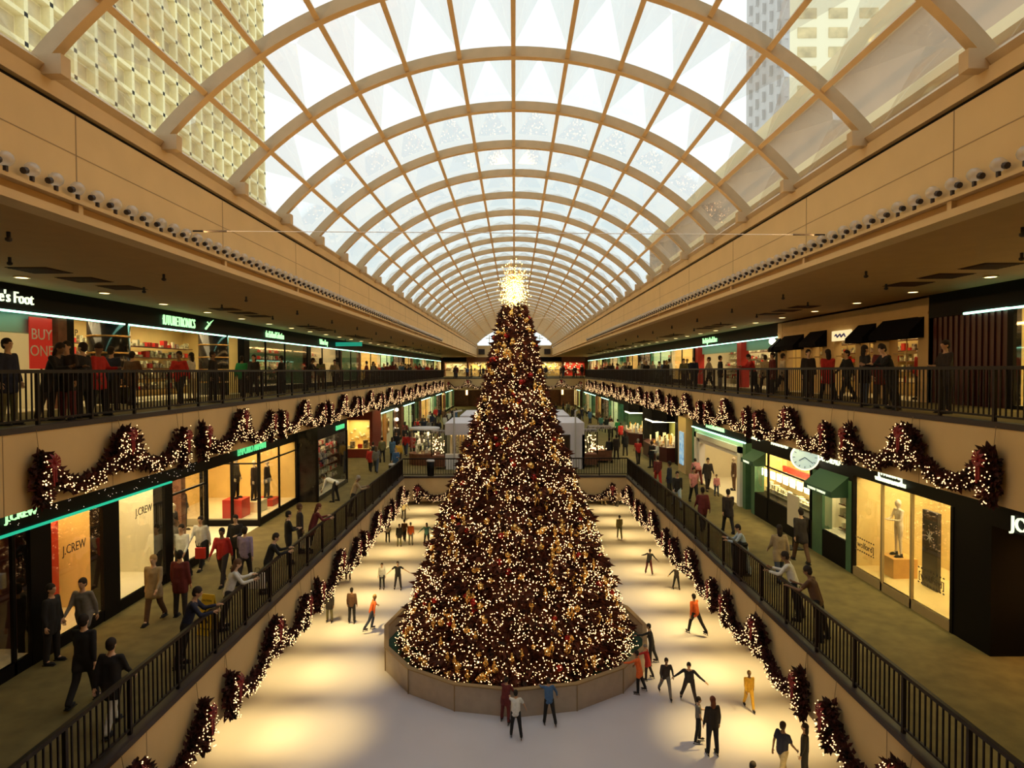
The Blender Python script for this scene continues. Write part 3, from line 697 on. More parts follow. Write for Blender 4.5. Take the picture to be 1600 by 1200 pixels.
# ---------------------------------------------------------------- shops
def slight(s, X, y0, y1, z, power, col, d=1.3): area('shop_light', (s * (X + d), (y0 + y1) / 2, z), (0, 0, 0), 1.2, max(.5, (y1 - y0) * .8), power, col, 170)
def goods(a, s, d, y0, y1, zs, r2, dens=.22, hmax=.28):
    for z in zs:
        a.mi = 0; a.box(s * d, s * (d + .35), y0, y1, z - .03, z)
        y = y0 + .05
        while y < y1 - .1:
            w_ = r2.uniform(.08, .26); a.mi = r2.choice((1, 2, 3, 1, 4))
            a.box(s * (d + .04), s * (d + r2.uniform(.12, .3)), y, min(y1, y + w_), z, z + r2.uniform(.08, hmax)); y += w_ + r2.uniform(.02, dens)
GM = None
def shop(s, lvl, y0, y1, wall, label, power=70, lcol=WARMW, depth=2.4, X=None, shelves=None, mull=None, riser=.28, glass=True, tube=None, sign=None, zb=None, transom=None, pier=M['black'], pw=.3, seed=0, floor=None, gmats=None, frame=None, sides=3):
    z0, zt = (MID, USOF) if lvl == 'm' else (UP, CEIL); X = X or (SM if lvl == 'm' else SU); zh = zb or (8.44 if lvl == 'm' else 13.35)
    root = empty('storefront', (0, 0, 0)); tag(root, label, 'storefront'); r2 = random.Random(seed + int(y0 * 10)); e = 0
    B = lambda d0, d1, ya, yb, za, zb_: (s * (X + d0), s * (X + d1), ya, yb, za, zb_)
    MB().box(*B(0, .3, y0, y1, zh, zt)).obj('sign_band', M['black'], root)
    a = MB().box(*B(depth, depth + .1, y0, y1, z0, zt)); a.obj('back_wall', wall, root)
    for bit, ya, yb in ((1, y0 + .02, y0 + .1), (2, y1 - .1, y1 - .02)):
        if sides & bit: MB().box(*B(pw, depth, ya, yb, z0, zt)).obj('side_wall', wall, root)
    MB().box(*B(.3, depth, y0 + .1, y1 - .1, zt - .06, zt)).obj('shop_ceiling', M['pale'], root)
    MB().box(*B(.0, depth, y0 + .1, y1 - .1, z0, z0 + (riser if riser else .02))).obj('display_floor', floor or M['pale'], root)
    for ya, yb in ((y0, y0 + pw), (y1 - pw, y1)): MB().box(*B(-.02, pw, ya, yb, z0, zh)).obj('pier', pier, root)
    fr = MB(); fr.box(*B(-.01, .07, y0 + pw, y1 - pw, z0, z0 + max(riser, .05)))
    for y in (mull or []): fr.box(*B(-.01, .06, y - .04, y + .04, z0, zh))
    if transom: fr.box(*B(-.01, .05, y0 + pw, y1 - pw, transom - .03, transom + .03))
    if glass or mull: fr.obj('window_frame', frame or M['black'], root)
    if glass:
        ys = [y0 + pw] + list(mull or []) + [y1 - pw]
        for ya, yb in zip(ys, ys[1:]): MB().box(*B(.02, .028, ya + .03, yb - .03, z0 + riser, zh)).obj('glass_pane', M['glass'], root)
    if tube: MB().box(*B(-.06, -.0, y0, y1, zh - .02, zh + .03)).obj('light_tube', M[tube], root)
    if shelves:
        a = MB()
        for d, ya, yb, zz in shelves: goods(a, s, X + d, ya, yb, [z0 + q for q in zz], r2)
        tag(a.obj('merchandise', gmats or [M['wood'], M['goods'], M['goodsd'], M['pale'], M['red']], root), kind='stuff')
    if sign:
        for (t, yc, zc, size, mt, sx) in sign:
            text('sign_lettering', t, size, M[mt], root, (s * (X - .04), yc, zc), (R(90), 0, R(90) if s < 0 else R(-90)), 'CENTER', .02, sx)
    if power: slight(s, X, y0, y1, zt - .12, power * 1.15, lcol, min(1.3, depth / 2))
    return root
SH = (.55, .95, 1.35, 1.75, 2.15)
# --- lower level, left
j = shop(-1, 'm', 8.0, 13.95, M['maroon'], 'dark red clothing store window nearest on the lower left walkway', 18, WARM, mull=[13.2], tube='green_tube', sign=[('J.CREW', 13.4, 8.72, .26, 'neon', 1)], shelves=[(1.6, 8.5, 13.3, SH)], pw=.3)
j = shop(-1, 'm', 13.95, 16.4, M['yellow'], 'lit lower left window with a slanted red panel between black piers', 60, WARM, tube='green_tube', depth=1.6, pw=.32)
a = MB(); a.v = [(-SM - 1.1, 15.1, MID + .28), (-SM - 1.1, 16.05, MID + .28), (-SM - 1.1, 16.05, MID + 2.6), (-SM - 1.1, 15.1, MID + 1.9), (-SM - 1.2, 15.1, MID + .28), (-SM - 1.2, 16.05, MID + .28), (-SM - 1.2, 16.05, MID + 2.6), (-SM - 1.2, 15.1, MID + 1.9)]
a.f = [(0, 1, 2, 3), (7, 6, 5, 4), (0, 4, 5, 1), (1, 5, 6, 2), (2, 6, 7, 3), (3, 7, 4, 0)]; a.m = [0] * 6; a.obj('display_panel', M['red'], j)
text('window_lettering', 'J.CREW', .3, M['letter_d'], j, (-SM + .0, 15.05, MID + 2.1), (R(90), 0, R(90)), 'CENTER', .004, .8)
j = shop(-1, 'm', 16.4, 19.3, M['pale'], 'lit lower left window with a pale wall and a hanging dark gown beside black piers', 85, WARMW, tube='green_tube', depth=1.6, pw=.34)
text('window_lettering', 'J.CREW', .3, M['letter_d'], j, (-SM + .0, 17.9, MID + 2.35), (R(90), 0, R(90)), 'CENTER', .004, .8)
a = MB(); a.tube([(-SM - .9, 17.2, MID + 2.2), (-SM - .9, 17.2, MID + 1.5), (-SM - .9, 17.25, MID + .5)], [.1, .24, .30], 10); a.obj('display_gown', M['maroon'], j)
a = MB()
for i in range(160): a.octa((-SM + .03, rnd.uniform(9.5, 21), rnd.uniform(8.52, 9.15)), .010)
tag(a.obj('string_lights', M['fairy'], None), 'sparse tiny fairy lights strung along the black sign band on the lower left', 'string lights', kind='stuff')
# Armani: window, recessed entrance with a return window, window with suits
j = shop(-1, 'm', 19.3, 21.6, M['pale'], 'clothing store window with an orange coat and dark dress on the lower left', 95, WARMW, depth=4.2, sides=1, transom=8.02, pw=.08, sign=None)
j = shop(-1, 'm', 21.6, 26.0, M['yellow'], 'recessed glazed entrance of the designer clothing store on the lower left', 120, WARMW, depth=4.2, sides=0, glass=False, riser=0, pw=.05, sign=[('EMPORIO ARMANI', 25.3, 8.60, .42, 'neon_dim', .78)])
a = MB()
for i in range(26): a.tube([(-SM - 3.6, 22.9 + i * .11, MID + .3), (-SM - 3.6, 22.9 + i * .11, MID + 2.9)], .06, 6)
a.obj('curtain', M['white'], j)
MB().box(-SM - 2.9, -SM - 2.8, 21.7, 25.9, MID + 2.9, MID + 3.6).obj('bulkhead', mat('tan_bulkhead', (.42, .25, .09), .6), j)
MB().box(-SM - 2.2, -SM - 1.2, 22.2, 22.5, MID, MID + 2.9).obj('inner_post', M['wood'], j)
o = empty('clothes_rack', (-SM - 2.6, 22.2, MID)); tag(o, 'rack of dark clothes just inside the recessed store entrance, lower left', 'clothes rack')
MB().tube([(0, -.5, 0), (0, -.5, 1.5), (0, .5, 1.5), (0, .5, 0)], .02, 6).obj('frame', M['brass'], o)
a = MB()
for i in range(10): a.box(-.2, .2, -.42 + i * .09, -.37 + i * .09, .45, 1.42)
tag(a.obj('clothes', M['cloth_d'], o), kind='stuff')
for y, c_ in ((24.2, 'green'), (25.2, 'black')): person(-SM - 2.7, y, MID + .02, R(-90), 'stand', 'coat', c_, 'black', None, label='mannequin in a %s coat inside the recessed lower left entrance' % c_, name='mannequin', cat='mannequin')
a = MB(); a.box(-SM - 2.4, -SM, 25.94, 26.02, MID, MID + .25); a.box(-SM - 2.4, -SM, 25.96, 26.0, 7.99, 8.05)
for x in (0, 1.1, 2.35): a.box(-SM - x - .05, -SM - x + .05, 25.93, 26.03, MID, 8.44)
a.obj('window_frame', M['black'], j); MB().box(-SM - 2.3, -SM - .05, 25.97, 25.98, MID + .25, 8.44).obj('glass_pane', M['glass'], j)
j = shop(-1, 'm', 26.05, 30.6, M['yellow'], 'orange lit window with dark suits on red blocks on the lower left', 120, WARM, depth=4.2, sides=2, mull=[28.3], transom=8.02, pw=.08, sign=[])
for i, (y, d, zz) in enumerate(((26.6, 1.2, .75), (27.7, .9, .45), (28.9, .8, .3))):
    a = MB().box(-SM - d - .4, -SM - d + .4, y - .42, y + .42, MID + .28, MID + .28 + zz); o = a.obj('display_plinth', M['red'] if i != 1 else M['pale']); tag(o, ('tall red display block inside the suit window', 'pale display block in the middle of the suit window', 'low red display block under the farthest suit')[i], 'plinth')
    person(-SM - d, y, MID + .28 + zz, R(-90), 'stand', 'coat', 'dark', 'black', None, label='%s mannequin in a dark suit in the orange lower left window' % ('nearest', 'middle', 'farthest')[i], name='mannequin', cat='mannequin', h=1.0)
person(-SM - .8, 20.9, MID + .28, R(-90), 'stand', 'coat', 'dark', None, None, label='mannequin in a dark knee length dress in the lower left window', name='mannequin', cat='mannequin')
person(-SM - .9, 19.95, MID + .28, R(-90), 'stand', 'jacket', 'orange', 'brown', None, label='mannequin in an orange jacket and brown trousers in the lower left window', name='mannequin', cat='mannequin')
j = shop(-1, 'm', 30.7, 36.2, M['marble'], 'shoe store display case jutting into the lower left walkway', 70, WARMW, X=9.5, depth=1.6, shelves=[(.5, 30.9, 36, SH), (1.1, 30.9, 36, (.7, 1.2, 1.7, 2.3))], pw=.1, riser=.2, sign=[('FLORSHEIM', 34.6, 8.62, .36, 'neon_dim', .9)], frame=M['marble'])
a = MB().box(-12.0, -11.5, 41.5, 42.1, MID, USOF); tag(a.obj('display_pillar', M['pale']), 'pale square pillar in the recess of the lower left walkway', 'pillar')
a = MB().box(-16.5, -16.3, 36, 46.4, MID, USOF); a.box(-16.4, -11.3, 36.2, 36.4, MID, USOF); struct('wall_recess', a, M['wood'])
area('shop_light', (-13, 41, USOF - .1), (0, 0, 0), 3, 4, 75, WARM, 160)
j = empty('shop_window', (-12.3, 46.4, MID)); tag(j, 'bright yellow window set in a red brown wall facing down the lower left walkway', 'shop window')
a = MB(); a.box(-4, 1.95, 0, .2, 0, .62); a.box(-4, -.15, 0, .2, .62, 3.77); a.box(1.75, 1.95, 0, 3, .62, 3.77); a.box(-.15, 1.75, 0, .2, 2.75, 3.77); a.obj('wall_surround', M['redbrown'], j)
a = MB().box(-.15, 1.75, 1.6, 1.7, .62, 2.75); a.box(-.2, -.15, .2, 1.7, .62, 2.8); a.box(-.15, 1.75, .1, 1.7, .55, .62); a.obj('back_wall', M['yellow'], j)
MB().box(-.15, 1.75, .1, .11, .62, 2.75).obj('glass_pane', M['glass'], j)
a = MB()
for i, (x, h_, m_) in enumerate(((.2, .5, 2), (.75, .3, 4), (1.15, .6, 2), (1.5, .45, 1), (.0, .2, 3))): a.mi = m_; a.box(x, x + .3, .5, .8, .62, .62 + h_)
for i in range(14): a.mi = 1; a.ell((rnd.uniform(0, 1.6), 1.5, rnd.uniform(1.2, 2.6)), (.1, .05, .08), 8, 5)
tag(a.obj('merchandise', [M['wood'], M['pale'], M['goodsd'], M['white'], M['red']], j), kind='stuff')
area('shop_light', (-11.5, 47.2, MID + 2.7), (0, 0, 0), 1.6, 1, 42, (1, .8, .35), 170)
LBL = {('m', -1): 'lower left', ('m', 1): 'lower right', ('u', -1): 'upper left', ('u', 1): 'upper right'}
j = shop(-1, 'm', 49.5, 55, M['pale'], 'pale green lit lower left wall with two small framed windows and an orange door', 0, depth=.25, glass=False, riser=0, pw=.05, tube='cyan_tube')
for i, y in enumerate((50.6, 53.6)): MB().box(-SM - .2, -SM - .26, y - .45, y + .45, MID + 1.1, MID + 2.4).box(-SM - .14, -SM - .2, y - .35, y + .35, MID + 1.2, MID + 2.3).obj('framed_window', M['brass'], j)
MB().box(-SM - .12, -SM - .24, 51.6, 52.6, MID, MID + 2.8).obj('door_panel', mat('orange_door', (.6, .25, .06), .5), j)
j = shop(-1, 'm', 55, 60, M['wood'], 'dark lower left front with a column of round glowing bulbs', 20, WARM, pw=1.2, pier=M['wood'])
for i in range(3): o = MB().ell((-SM + .12, 56 + .0, MID + 1.2 + i * .85), .15, 12, 8).obj('globe_bulb', M['lampw'], j, True)
far = [('pale', .8, 'cyan_tube'), ('green', .7, None), ('yellow', 1.1, 'cyan_tube'), ('pale', 1.1, None), ('goodsd', .7, 'cyan_tube'), ('yellow', .9, None), ('green', .6, 'cyan_tube')]
adj = ['narrow pale', 'green walled', 'golden', 'cream lit', 'dim crowded', 'amber', 'greenish', 'small bright']
def run_far(s, lvl, y, yend, wl, k0=0):
    k = k0
    while y < yend - 3:
        m_, pf, tb = far[k % 7]; w_ = wl[k % len(wl)]; y1 = min(y + w_, yend)
        lab = '%s distant storefront, %s of the far row on the %s side' % (adj[k % 8], ORD[k - k0], LBL[(lvl, s)])
        shop(s, lvl, y, y1, M[m_], lab, (105 if lvl == 'm' else 110) * pf * w_ / 6, WARMW if k % 3 else GREENW, depth=2.2, tube=tb if lvl == 'm' else 'cyan_tube', shelves=[(1.5, y + .5, y1 - .5, SH)] if k % 2 else [(.8, y + .8, (y + y1) / 2, (.5, 1.0, 1.5))], mull=[(y + y1) / 2], pw=.25, seed=k,
             pier=(M['black'], M['wood'], M['pale'], M['green'])[k % 4], sign=[(('GALLERY', 'BOUTIQUE', 'SHOES')[k % 3], (y + y1) / 2, zz, .32, 'neon', 1) for zz in ((8.62,) if lvl == 'm' else (13.55,))] if False else None)
        y = y1; k += 1
run_far(-1, 'm', 60, YE, (6.5, 5, 7.5, 6))
# --- lower level, right
a = MB().box(SM, SM + 1.5, 14.0, 15.2, MID, USOF); tag(a.obj('black_pillar', M['black']), 'wide black pillar beside the beige shop window on the lower right', 'pillar')
j = shop(1, 'm', 7.6, 14.0, M['yellow'], 'yellow lit window cut by the right edge of the photo on the lower walkway', 70, WARM, X=12.0, depth=2, mull=[], sign=[])
text('neon_lettering', 'JO', .42, M['neon_w'], j, (SM - .03, 13.2, 8.42), (R(90), 0, R(-90)), 'CENTER', .02)
MB().box(SM, SM + 1.6, 7.6, 14.0, 8.35, USOF).obj('soffit', M['black'], j)
area('shop_light', (11.2, 13.2, 8.3), (0, 0, 0), .5, 1, 16, (1, .5, .15), 120)
j = shop(1, 'm', 15.2, 19.8, M['yellow'], 'lingerie store window with a beige mannequin on a wooden cube, lower right', 130, (1, .80, .42), depth=2.6, riser=.26, mull=[16.84, 18.2], pw=.1, zb=8.5, floor=M['yellow'], frame=mat('pale_frame', (.4, .3, .15), .4),
         sign=[('[Wolford]', 17.75, 8.78, .34, 'neon_w', .8), ('WIEN PARIS LONDON', 17.75, 8.6, .15, 'neon_w', .95)])
for yc in (19.05, 16.0): text('window_lettering', '[wolford]', .26, M['letter_d'], j, (SM - .01, yc, MID + .95), (R(90), 0, R(-90)), 'CENTER', .004, 1)
for yc in (19.05, 16.0):
    a = MB()
    for q in range(9): a.box(SM - .012, SM - .008, yc - .5 + q * .12, yc - .44 + q * .12, MID + 1.2, MID + 1.24); a.box(SM - .012, SM - .008, yc - .5 + q * .12, yc - .44 + q * .12, MID + .82, MID + .86)
    a.obj('window_marking', M['letter_d'], j)
a = MB().box(SM + .5, SM + 1.2, 18.45, 19.15, MID + .26, MID + .82); tag(a.obj('display_plinth', mat('honey_wood', (.75, .42, .12), .5, var=.1)), 'honey wood cube carrying the mannequin in the lower right window', 'plinth')
person(SM + .85, 18.8, MID + .82, R(90), 'crossed', None, None, None, None, label='standing beige mannequin in dark straps on the wooden cube, lower right window', name='mannequin', cat='mannequin', h=.97)
a = MB().box(SM + 1.0, SM + 1.1, 17.3, 17.95, MID + .26, MID + 2.4); o = a.obj('display_board', M['letter_d']); tag(o, 'tall dark poster board with a star leaning in the lower right window', 'poster')
a = MB()
for k in range(4): t = k * math.pi / 4; a.quadf((SM + .99, 17.62 + .02 * math.sin(t), MID + 1.7 - .02 * math.cos(t)), (SM + .99, 17.62 + .2 * math.cos(t), MID + 1.7 + .2 * math.sin(t)), (SM + .99, 17.62 - .02 * math.sin(t), MID + 1.7 + .02 * math.cos(t)), (SM + .99, 17.62 - .2 * math.cos(t), MID + 1.7 - .2 * math.sin(t)))
a.obj('star', M['white'], o)
j2 = empty('display_shelf', (SM + 1.9, 15.7, MID + .26)); tag(j2, 'wooden shelf of dark packages beside the black pillar in the lower right window', 'shelf')
MB().box(0, .5, 0, 1.3, 0, 2.1).obj('cabinet', mat('amber_wood', (.55, .32, .12), .5), j2)
for r_ in range(3):
    for c_ in range(5): MB().box(-.06, 0, .1 + c_ * .24, .28 + c_ * .24, .85 + r_ * .42, 1.13 + r_ * .42).obj('package', M['letter_d'], j2)
a = MB().box(SM + 1.88, SM + 1.9, 15.6, 17.0, MID + 2.45, MID + 3.1); tag(a.obj('figure_poster', M['goods']), 'large brown toned poster above the package shelf in the lower right window', 'poster')
# Tourneau
j = shop(1, 'm', 19.8, 22.0, M['pale'], 'small watch store window under a green awning on the lower right', 110, (1, .85, .5), depth=1.4, riser=.9, mull=[], pw=.32, pier=M['green'], zb=8.3, sign=[('TOURNEAU', 21.3, 8.68, .34, 'neon_w', .9)], shelves=[(.5, 20.2, 21.6, (1.0, 1.4, 1.8, 2.2))], gmats=[M['wood'], M['pale'], M['goods'], M['white'], M['pale']])
def awning(parent, s, X, y0, y1, z0, z1, m, out=.55):
    a = MB(); x0, x1 = s * X, s * (X - out)
    a.v = [(x0, y0, z1), (x0, y1, z1), (x1, y1, z0 + .18), (x1, y0, z0 + .18), (x1, y1, z0), (x1, y0, z0), (x0, y0, z0), (x0, y1, z0)]
    a.f = [(0, 1, 2, 3), (3, 2, 4, 5), (0, 3, 5, 6), (1, 7, 4, 2), (0, 6, 7, 1)]; a.m = [0] * 5
    return a.obj('awning', m, parent)
aw = awning(j, 1, SM, 20.0, 21.9, 7.75, 8.4, mat('green_canvas', (.02, .07, .045), .8)); text('awning_lettering', 'TOURNEAU  TOURNEAU', .11, M['neon_w'], j, (SM - .58, 20.95, 7.8), (R(90), 0, R(-90)), 'CENTER', .004)
j = shop(1, 'm', 22.0, 28.2, M['yellow'], 'bright watch store front with a clock and glowing display counters, lower right', 330, (1, .78, .38), depth=1.5, riser=1.0, mull=[22.6, 26.4], transom=7.75, pw=.4, pier=M['green'], zb=8.3, sign=[('TOURNEAU', 27.6, 8.74, .26, 'neon_w', .8), ('TOURNEAU', 25.2, 8.74, .34, 'neon_w', .9)],
         shelves=[(.45, 22.5, 27.8, (1.1, 1.25)), (.9, 22.5, 27.8, (1.65, ))], gmats=[M['pale'], M['pale'], M['goods'], M['white'], M['white']], floor=M['black'])
awning(j, 1, SM, 26.6, 28.0, 7.75, 8.3, bpy.data.materials['green_canvas']); text('awning_lettering', 'TOURNEAU', .13, M['neon_w'], j, (SM - .58, 27.3, 7.8), (R(90), 0, R(-90)), 'CENTER', .004)
a = MB()
for i in range(9): y = 22.7 + i * .63; a.box(SM + .3, SM + .34, y, y + .4, 7.2, 7.5)
a.obj('lit_banner', M['lampw'], j)
MB().box(SM + 1.2, SM + 1.3, 22.4, 27.8, MID + 1.9, MID + 2.15).obj('red_valance', M['red'], j)
ck = empty('wall_clock', (10.02, 22.1, ZC - 3.05), 0); ck.rotation_euler = (0, 0, R(-20)); tag(ck, 'round lit clock jutting from the watch store sign', 'clock')
a = MB(); a.tube([(0, -.06, 0), (0, .06, 0)], [.46, .46], 32); a.obj('clock_case', M['lampw'].copy(), ck).data.materials[0].node_tree.nodes['Principled BSDF'].inputs['Emission Strength'].default_value = 1.3
a = MB(); a.tube([(0, -.075, 0), (0, -.06, 0)], [.41, .41], 32); a.obj('clock_face', mat('clock_dial', (.6, .75, .8), .4, emit=(.55, .75, .85), es=.35), ck)
a = MB()
for k in range(12): t = k * math.pi / 6; a.tube([(.31 * math.sin(t), -.085, .31 * math.cos(t)), (.38 * math.sin(t), -.085, .38 * math.cos(t))], .012, 4)
a.obj('hour_marks', M['letter_d'], ck)
for t, L in ((R(238), .22), (R(128), .32)): MB().tube([(0, -.09, 0), (L * math.sin(t), -.09, L * math.cos(t))], .014, 4).obj('clock_hand', M['black'], ck)
text('dial_lettering', 'TOURNEAU', .07, M['letter_d'], ck, (0, -.08, .2), (R(90), 0, 0), 'CENTER', .002)
MB().box(.3, .6, -.03, .03, -.06, .06).obj('bracket', M['black'], ck)
o = empty('poster_stand', (9.85, 22.6, MID)); tag(o, 'pale poster on a stand against the black watch store base', 'poster stand'); MB().box(-.02, .02, -.45, .45, .75, 1.9).obj('poster', M['pale'], o); MB().box(-.01, .03, -.03, .03, 0, .8).obj('post', M['black'], o); MB().box(-.25, .25, -.3, .3, 0, .03).obj('base', M['black'], o)
# D&G portal
j = shop(1, 'm', 28.9, 37.6, M['pale'], 'designer boutique with a stepped white portal on the lower right', 90, WARMW, depth=3.4, glass=False, riser=0, pw=.35, pier=M['green'], tube='cyan_tube', sign=[('DOLCE&GABBANA', 33.3, 8.64, .44, 'neon', .8)])
a = MB()
for i, (e_, t_) in enumerate(((0, .28), (.28, .24))):
    y0, y1, z1 = 29.4 + e_, 36.9 - e_, MID + 2.75 - e_
    a.box(SM - .1 + i * .12, SM + .35, y0, y0 + t_ + .1, MID, z1); a.box(SM - .1 + i * .12, SM + .35, y1 - t_ - .1, y1, MID, z1); a.box(SM - .1 + i * .12, SM + .35, y0, y1, z1 - t_, z1)
a.obj('portal', M['white'], j)
MB().box(SM + .02, SM + .2, 29.2, 37.2, MID + 2.75, 8.44).obj('upper_panel', mat('green_lit_panel', (.5, .72, .5), .6), j)  # green light on this wall is put into the panel colour
MB().box(SM + 2.2, SM + 2.3, 31.5, 34.5, MID, MID + 2.3).obj('inner_screen', M['wood'], j)
person(SM + .9, 31.2, MID + .02, R(90), 'stand', 'coat', 'black', 'black', None, label='mannequin in a long black coat inside the white portal', name='mannequin', cat='mannequin')
person(SM + 1.0, 33.4, MID + .02, R(90), 'stand', 'coat', 'brown', 'brown', None, label='mannequin in a brown coat inside the white portal', name='mannequin', cat='mannequin')
o = empty('light_box', (SM - .15, 39.4, MID)); tag(o, 'tall blue lit poster box on a pillar at the lower right', 'light box'); MB().box(0, .4, -.9, .9, 0, 3.7).obj('pillar_body', M['cream'], o); MB().box(-.06, 0, -.45, .45, .5, 2.5).obj('poster', mat('blue_poster', (.1, .3, .6), .5, var=.8, scale=3, emit=(.10, .32, .5), es=.8, col2=(.7, .8, .7)), o)
# jeweller windows: octagonal glass bays on a maroon base
def bay(x, y, wd, label, power):
    o = empty('jewellery_bay', (x, y, MID)); tag(o, label, 'shop window')
    poly = [(-.2, -wd), (1.6, -wd), (1.6, wd), (-.2, wd), (-.9, wd * .5), (-.9, -wd * .5)]
    MB().prism(poly, 0, 1.0).obj('base', M['maroon'], o)
    MB().prism([(a_ * 1.0, b_) for a_, b_ in poly], 2.75, 3.76).obj('canopy', M['black'], o)
    g = MB()
    for k in range(3, 6): p, q = poly[k], poly[(k + 1) % 6]; g.quadf((*p, 1), (*q, 1), (*q, 2.75), (*p, 2.75))
    p, q = poly[0], poly[1]; g.quadf((*p, 1), (*q, 1), (*q, 2.75), (*p, 2.75)); g.obj('glass_pane', M['glass'], o)
    a = MB(); a.box(1.4, 1.6, -wd, wd, 1, 2.75); a.obj('back_wall', mat('olive_wall', (.25, .27, .08), .7) if 'olive_wall' not in bpy.data.materials else bpy.data.materials['olive_wall'], o)
    a = MB()
    for i in range(70): a.mi = rnd.choice((0, 1, 1, 2)); xx, yy = rnd.uniform(-.6, 1.2), rnd.uniform(-wd * .8, wd * .8); a.box(xx, xx + .1, yy, yy + .12, 1.0, 1.05 + rnd.random() ** 2 * .7)
    tag(a.obj('merchandise', [M['white'], M['pale'], M['gold']], o), kind='stuff')
    MB().box(-.8, .9, -wd * .45, -wd * .38, 2.6, 2.68).box(-.8, -.7, -wd * .45, wd * .45, 2.6, 2.68).obj('light_tube', M['lampw'], o)
    area('shop_light', (x + .3, y, MID + 2.6), (0, 0, 0), 1.4, wd * 1.4, power, (1, .78, .36), 170)
bay(SM + .1, 46.5, 3.0, 'large lit jewellery window bay on a maroon base, lower right', 170)
bay(SM + .1, 55.5, 2.4, 'smaller lit jewellery window bay beyond the large one, lower right', 120)
a = MB().box(SM + 1.8, SM + 2.0, 40.3, 58.5, MID, USOF); a.box(SM, SM + 2, 50.3, 52.3, MID, USOF); a.box(SM + .3, SM + 2, 40.3, 42.9, MID, USOF); struct('wall_jeweller', a, M['black'])
j = shop(1, 'm', 58.6, 64.5, M['green'], 'store front with green curtains on the far lower right', 80, GREENW, depth=1.2, pw=.2, pier=M['green'])
run_far(1, 'm', 64.5, YE, (6, 5.5, 7, 6.5), 3)
# --- upper level, left
j = shop(-1, 'u', 8.0, 18.4, M['pale'], 'shoe store front with cyan valance and shoe wall, nearest on the upper left', 85, WARMW, depth=2.8, mull=[], riser=0, glass=False, tube='cyan_tube', pw=.35, pier=M['wood'], sign=[("The Athlete's Foot", 15.75, 13.58, .42, 'neon_w', .85)],
         shelves=[(2.2, 8.4, 16.8, (.35, .65, .95, 1.25, 1.55, 1.85)), (.8, 14.2, 15.4, (.3, .55, .8, 1.05, 1.3)), (.8, 11.2, 12.8, (.3, .55, .8, 1.05, 1.3))], gmats=[M['wood'], M['white'], M['goodsd'], M['goods'], M['pale']])
MB().box(-SU - .25, -SU - .6, 8.4, 18, 12.85, 13.35).obj('valance', mat('cyan_valance', (.35, .65, .58), .6), j)
o = empty('sale_poster', (-SU - .12, 17.55, UP)); tag(o, 'red BUY ONE sale poster in the upper left shoe store', 'poster'); MB().box(0, .03, -.42, .42, 1.15, 2.55).obj('board', M['sign_red'], o); MB().box(0, .03, -.02, .02, 0, 1.15).obj('post', M['black'], o)
text('lettering', 'BUY', .42, M['white'], o, (.04, 0, 1.95), (R(90), 0, R(90)), 'CENTER', .005); text('lettering', 'ONE', .42, M['white'], o, (.04, 0, 1.5), (R(90), 0, R(90)), 'CENTER', .005)
j = shop(-1, 'u', 18.4, 30.8, M['yellow'], 'electronics store with black banded columns on the upper left', 150, (1, .78, .4), depth=3.0, riser=0, glass=False, tube='cyan_tube', pw=.3, sign=[('fUTURETRONICS', 24.6, 13.52, .52, 'neon', .6)],
         shelves=[(2.4, 18.8, 30.4, (.4, .9, 1.3, 1.7, 2.1)), (.9, 23.2, 26.2, (.4, .8, 1.2, 1.6, 2.0)), (.9, 19.0, 19.9, (.4, .9, 1.4))])
a = MB(); a.tube([(-SU + .05, 26.65, 13.56), (-SU + .05, 27.1, 13.86), (-SU + .05, 27.35, 13.98)], [.05, .03, .005], 5); a.tube([(-SU + .05, 26.8, 13.85), (-SU + .05, 27.05, 13.72)], [.03, .005], 5); a.obj('logo_bird', M['neon'], j)
for i, y in enumerate((21.2, 28.6)):
    o = empty('banded_column', (-SU - .55, y, UP)); tag(o, 'round black column with pale bands, %s of two in the upper left store' % ('nearer', 'farther')[i], 'column')
    MB().lathe([(.62, 0), (.62, 2.7)], n=28).obj('shaft', M['marble'], o, True)
    for z in (.55, 1.1, 1.65, 2.2): MB().lathe([(.625, z), (.64, z + .01), (.64, z + .05), (.625, z + .06)], n=28).obj('band', M['brass'], o)
text('window_lettering', 'SHARP', .3, M['letter_d'], j, (-SU - 1.2, 20.2, 12.95), (R(90), 0, R(90)), 'CENTER', .004)
j = shop(-1, 'u', 30.8, 40.2, M['green'], 'home store front with green walls and a dark framed doorway, upper left', 75, WARMW, depth=2.6, mull=[33.2, 36], tube='cyan_tube', pw=.3, sign=[('the Kirkland Collection', 34.4, 13.55, .50, 'neon', .55)], shelves=[(1.4, 31.3, 33.0, SH), (1.6, 36.4, 39.8, SH)])
j = shop(-1, 'u', 40.2, 47.5, M['pale'], 'cream lit gift store front beyond the home store, upper left', 85, WARMW, depth=2.6, mull=[43], tube='cyan_tube', pw=.3, sign=[('Williams Tracy', 43.2, 13.55, .5, 'neon', .6)], shelves=[(1.6, 40.6, 47, SH)])
run_far(-1, 'u', 47.5, YE, (7, 6, 8, 6.5), 1)
o = empty('hanging_sign', (-12.2, 46.2, 13.7)); tag(o, 'long teal sign with a red lamp hanging under the upper left ceiling', 'sign'); MB().box(-.7, 1.2, -.05, .05, -.14, .14).obj('board', mat('teal_sign', (.02, .3, .22), .5, emit=(.01, .3, .2), es=.7), o); MB().ell((-.85, 0, 0), .1, 10, 6).obj('lamp', mat('red_lamp', (.8, .05, .03), .4, emit=(1, .08, .03), es=2), o); MB().box(-.02, .02, -.02, .02, .14, .37).obj('rod', M['black'], o)
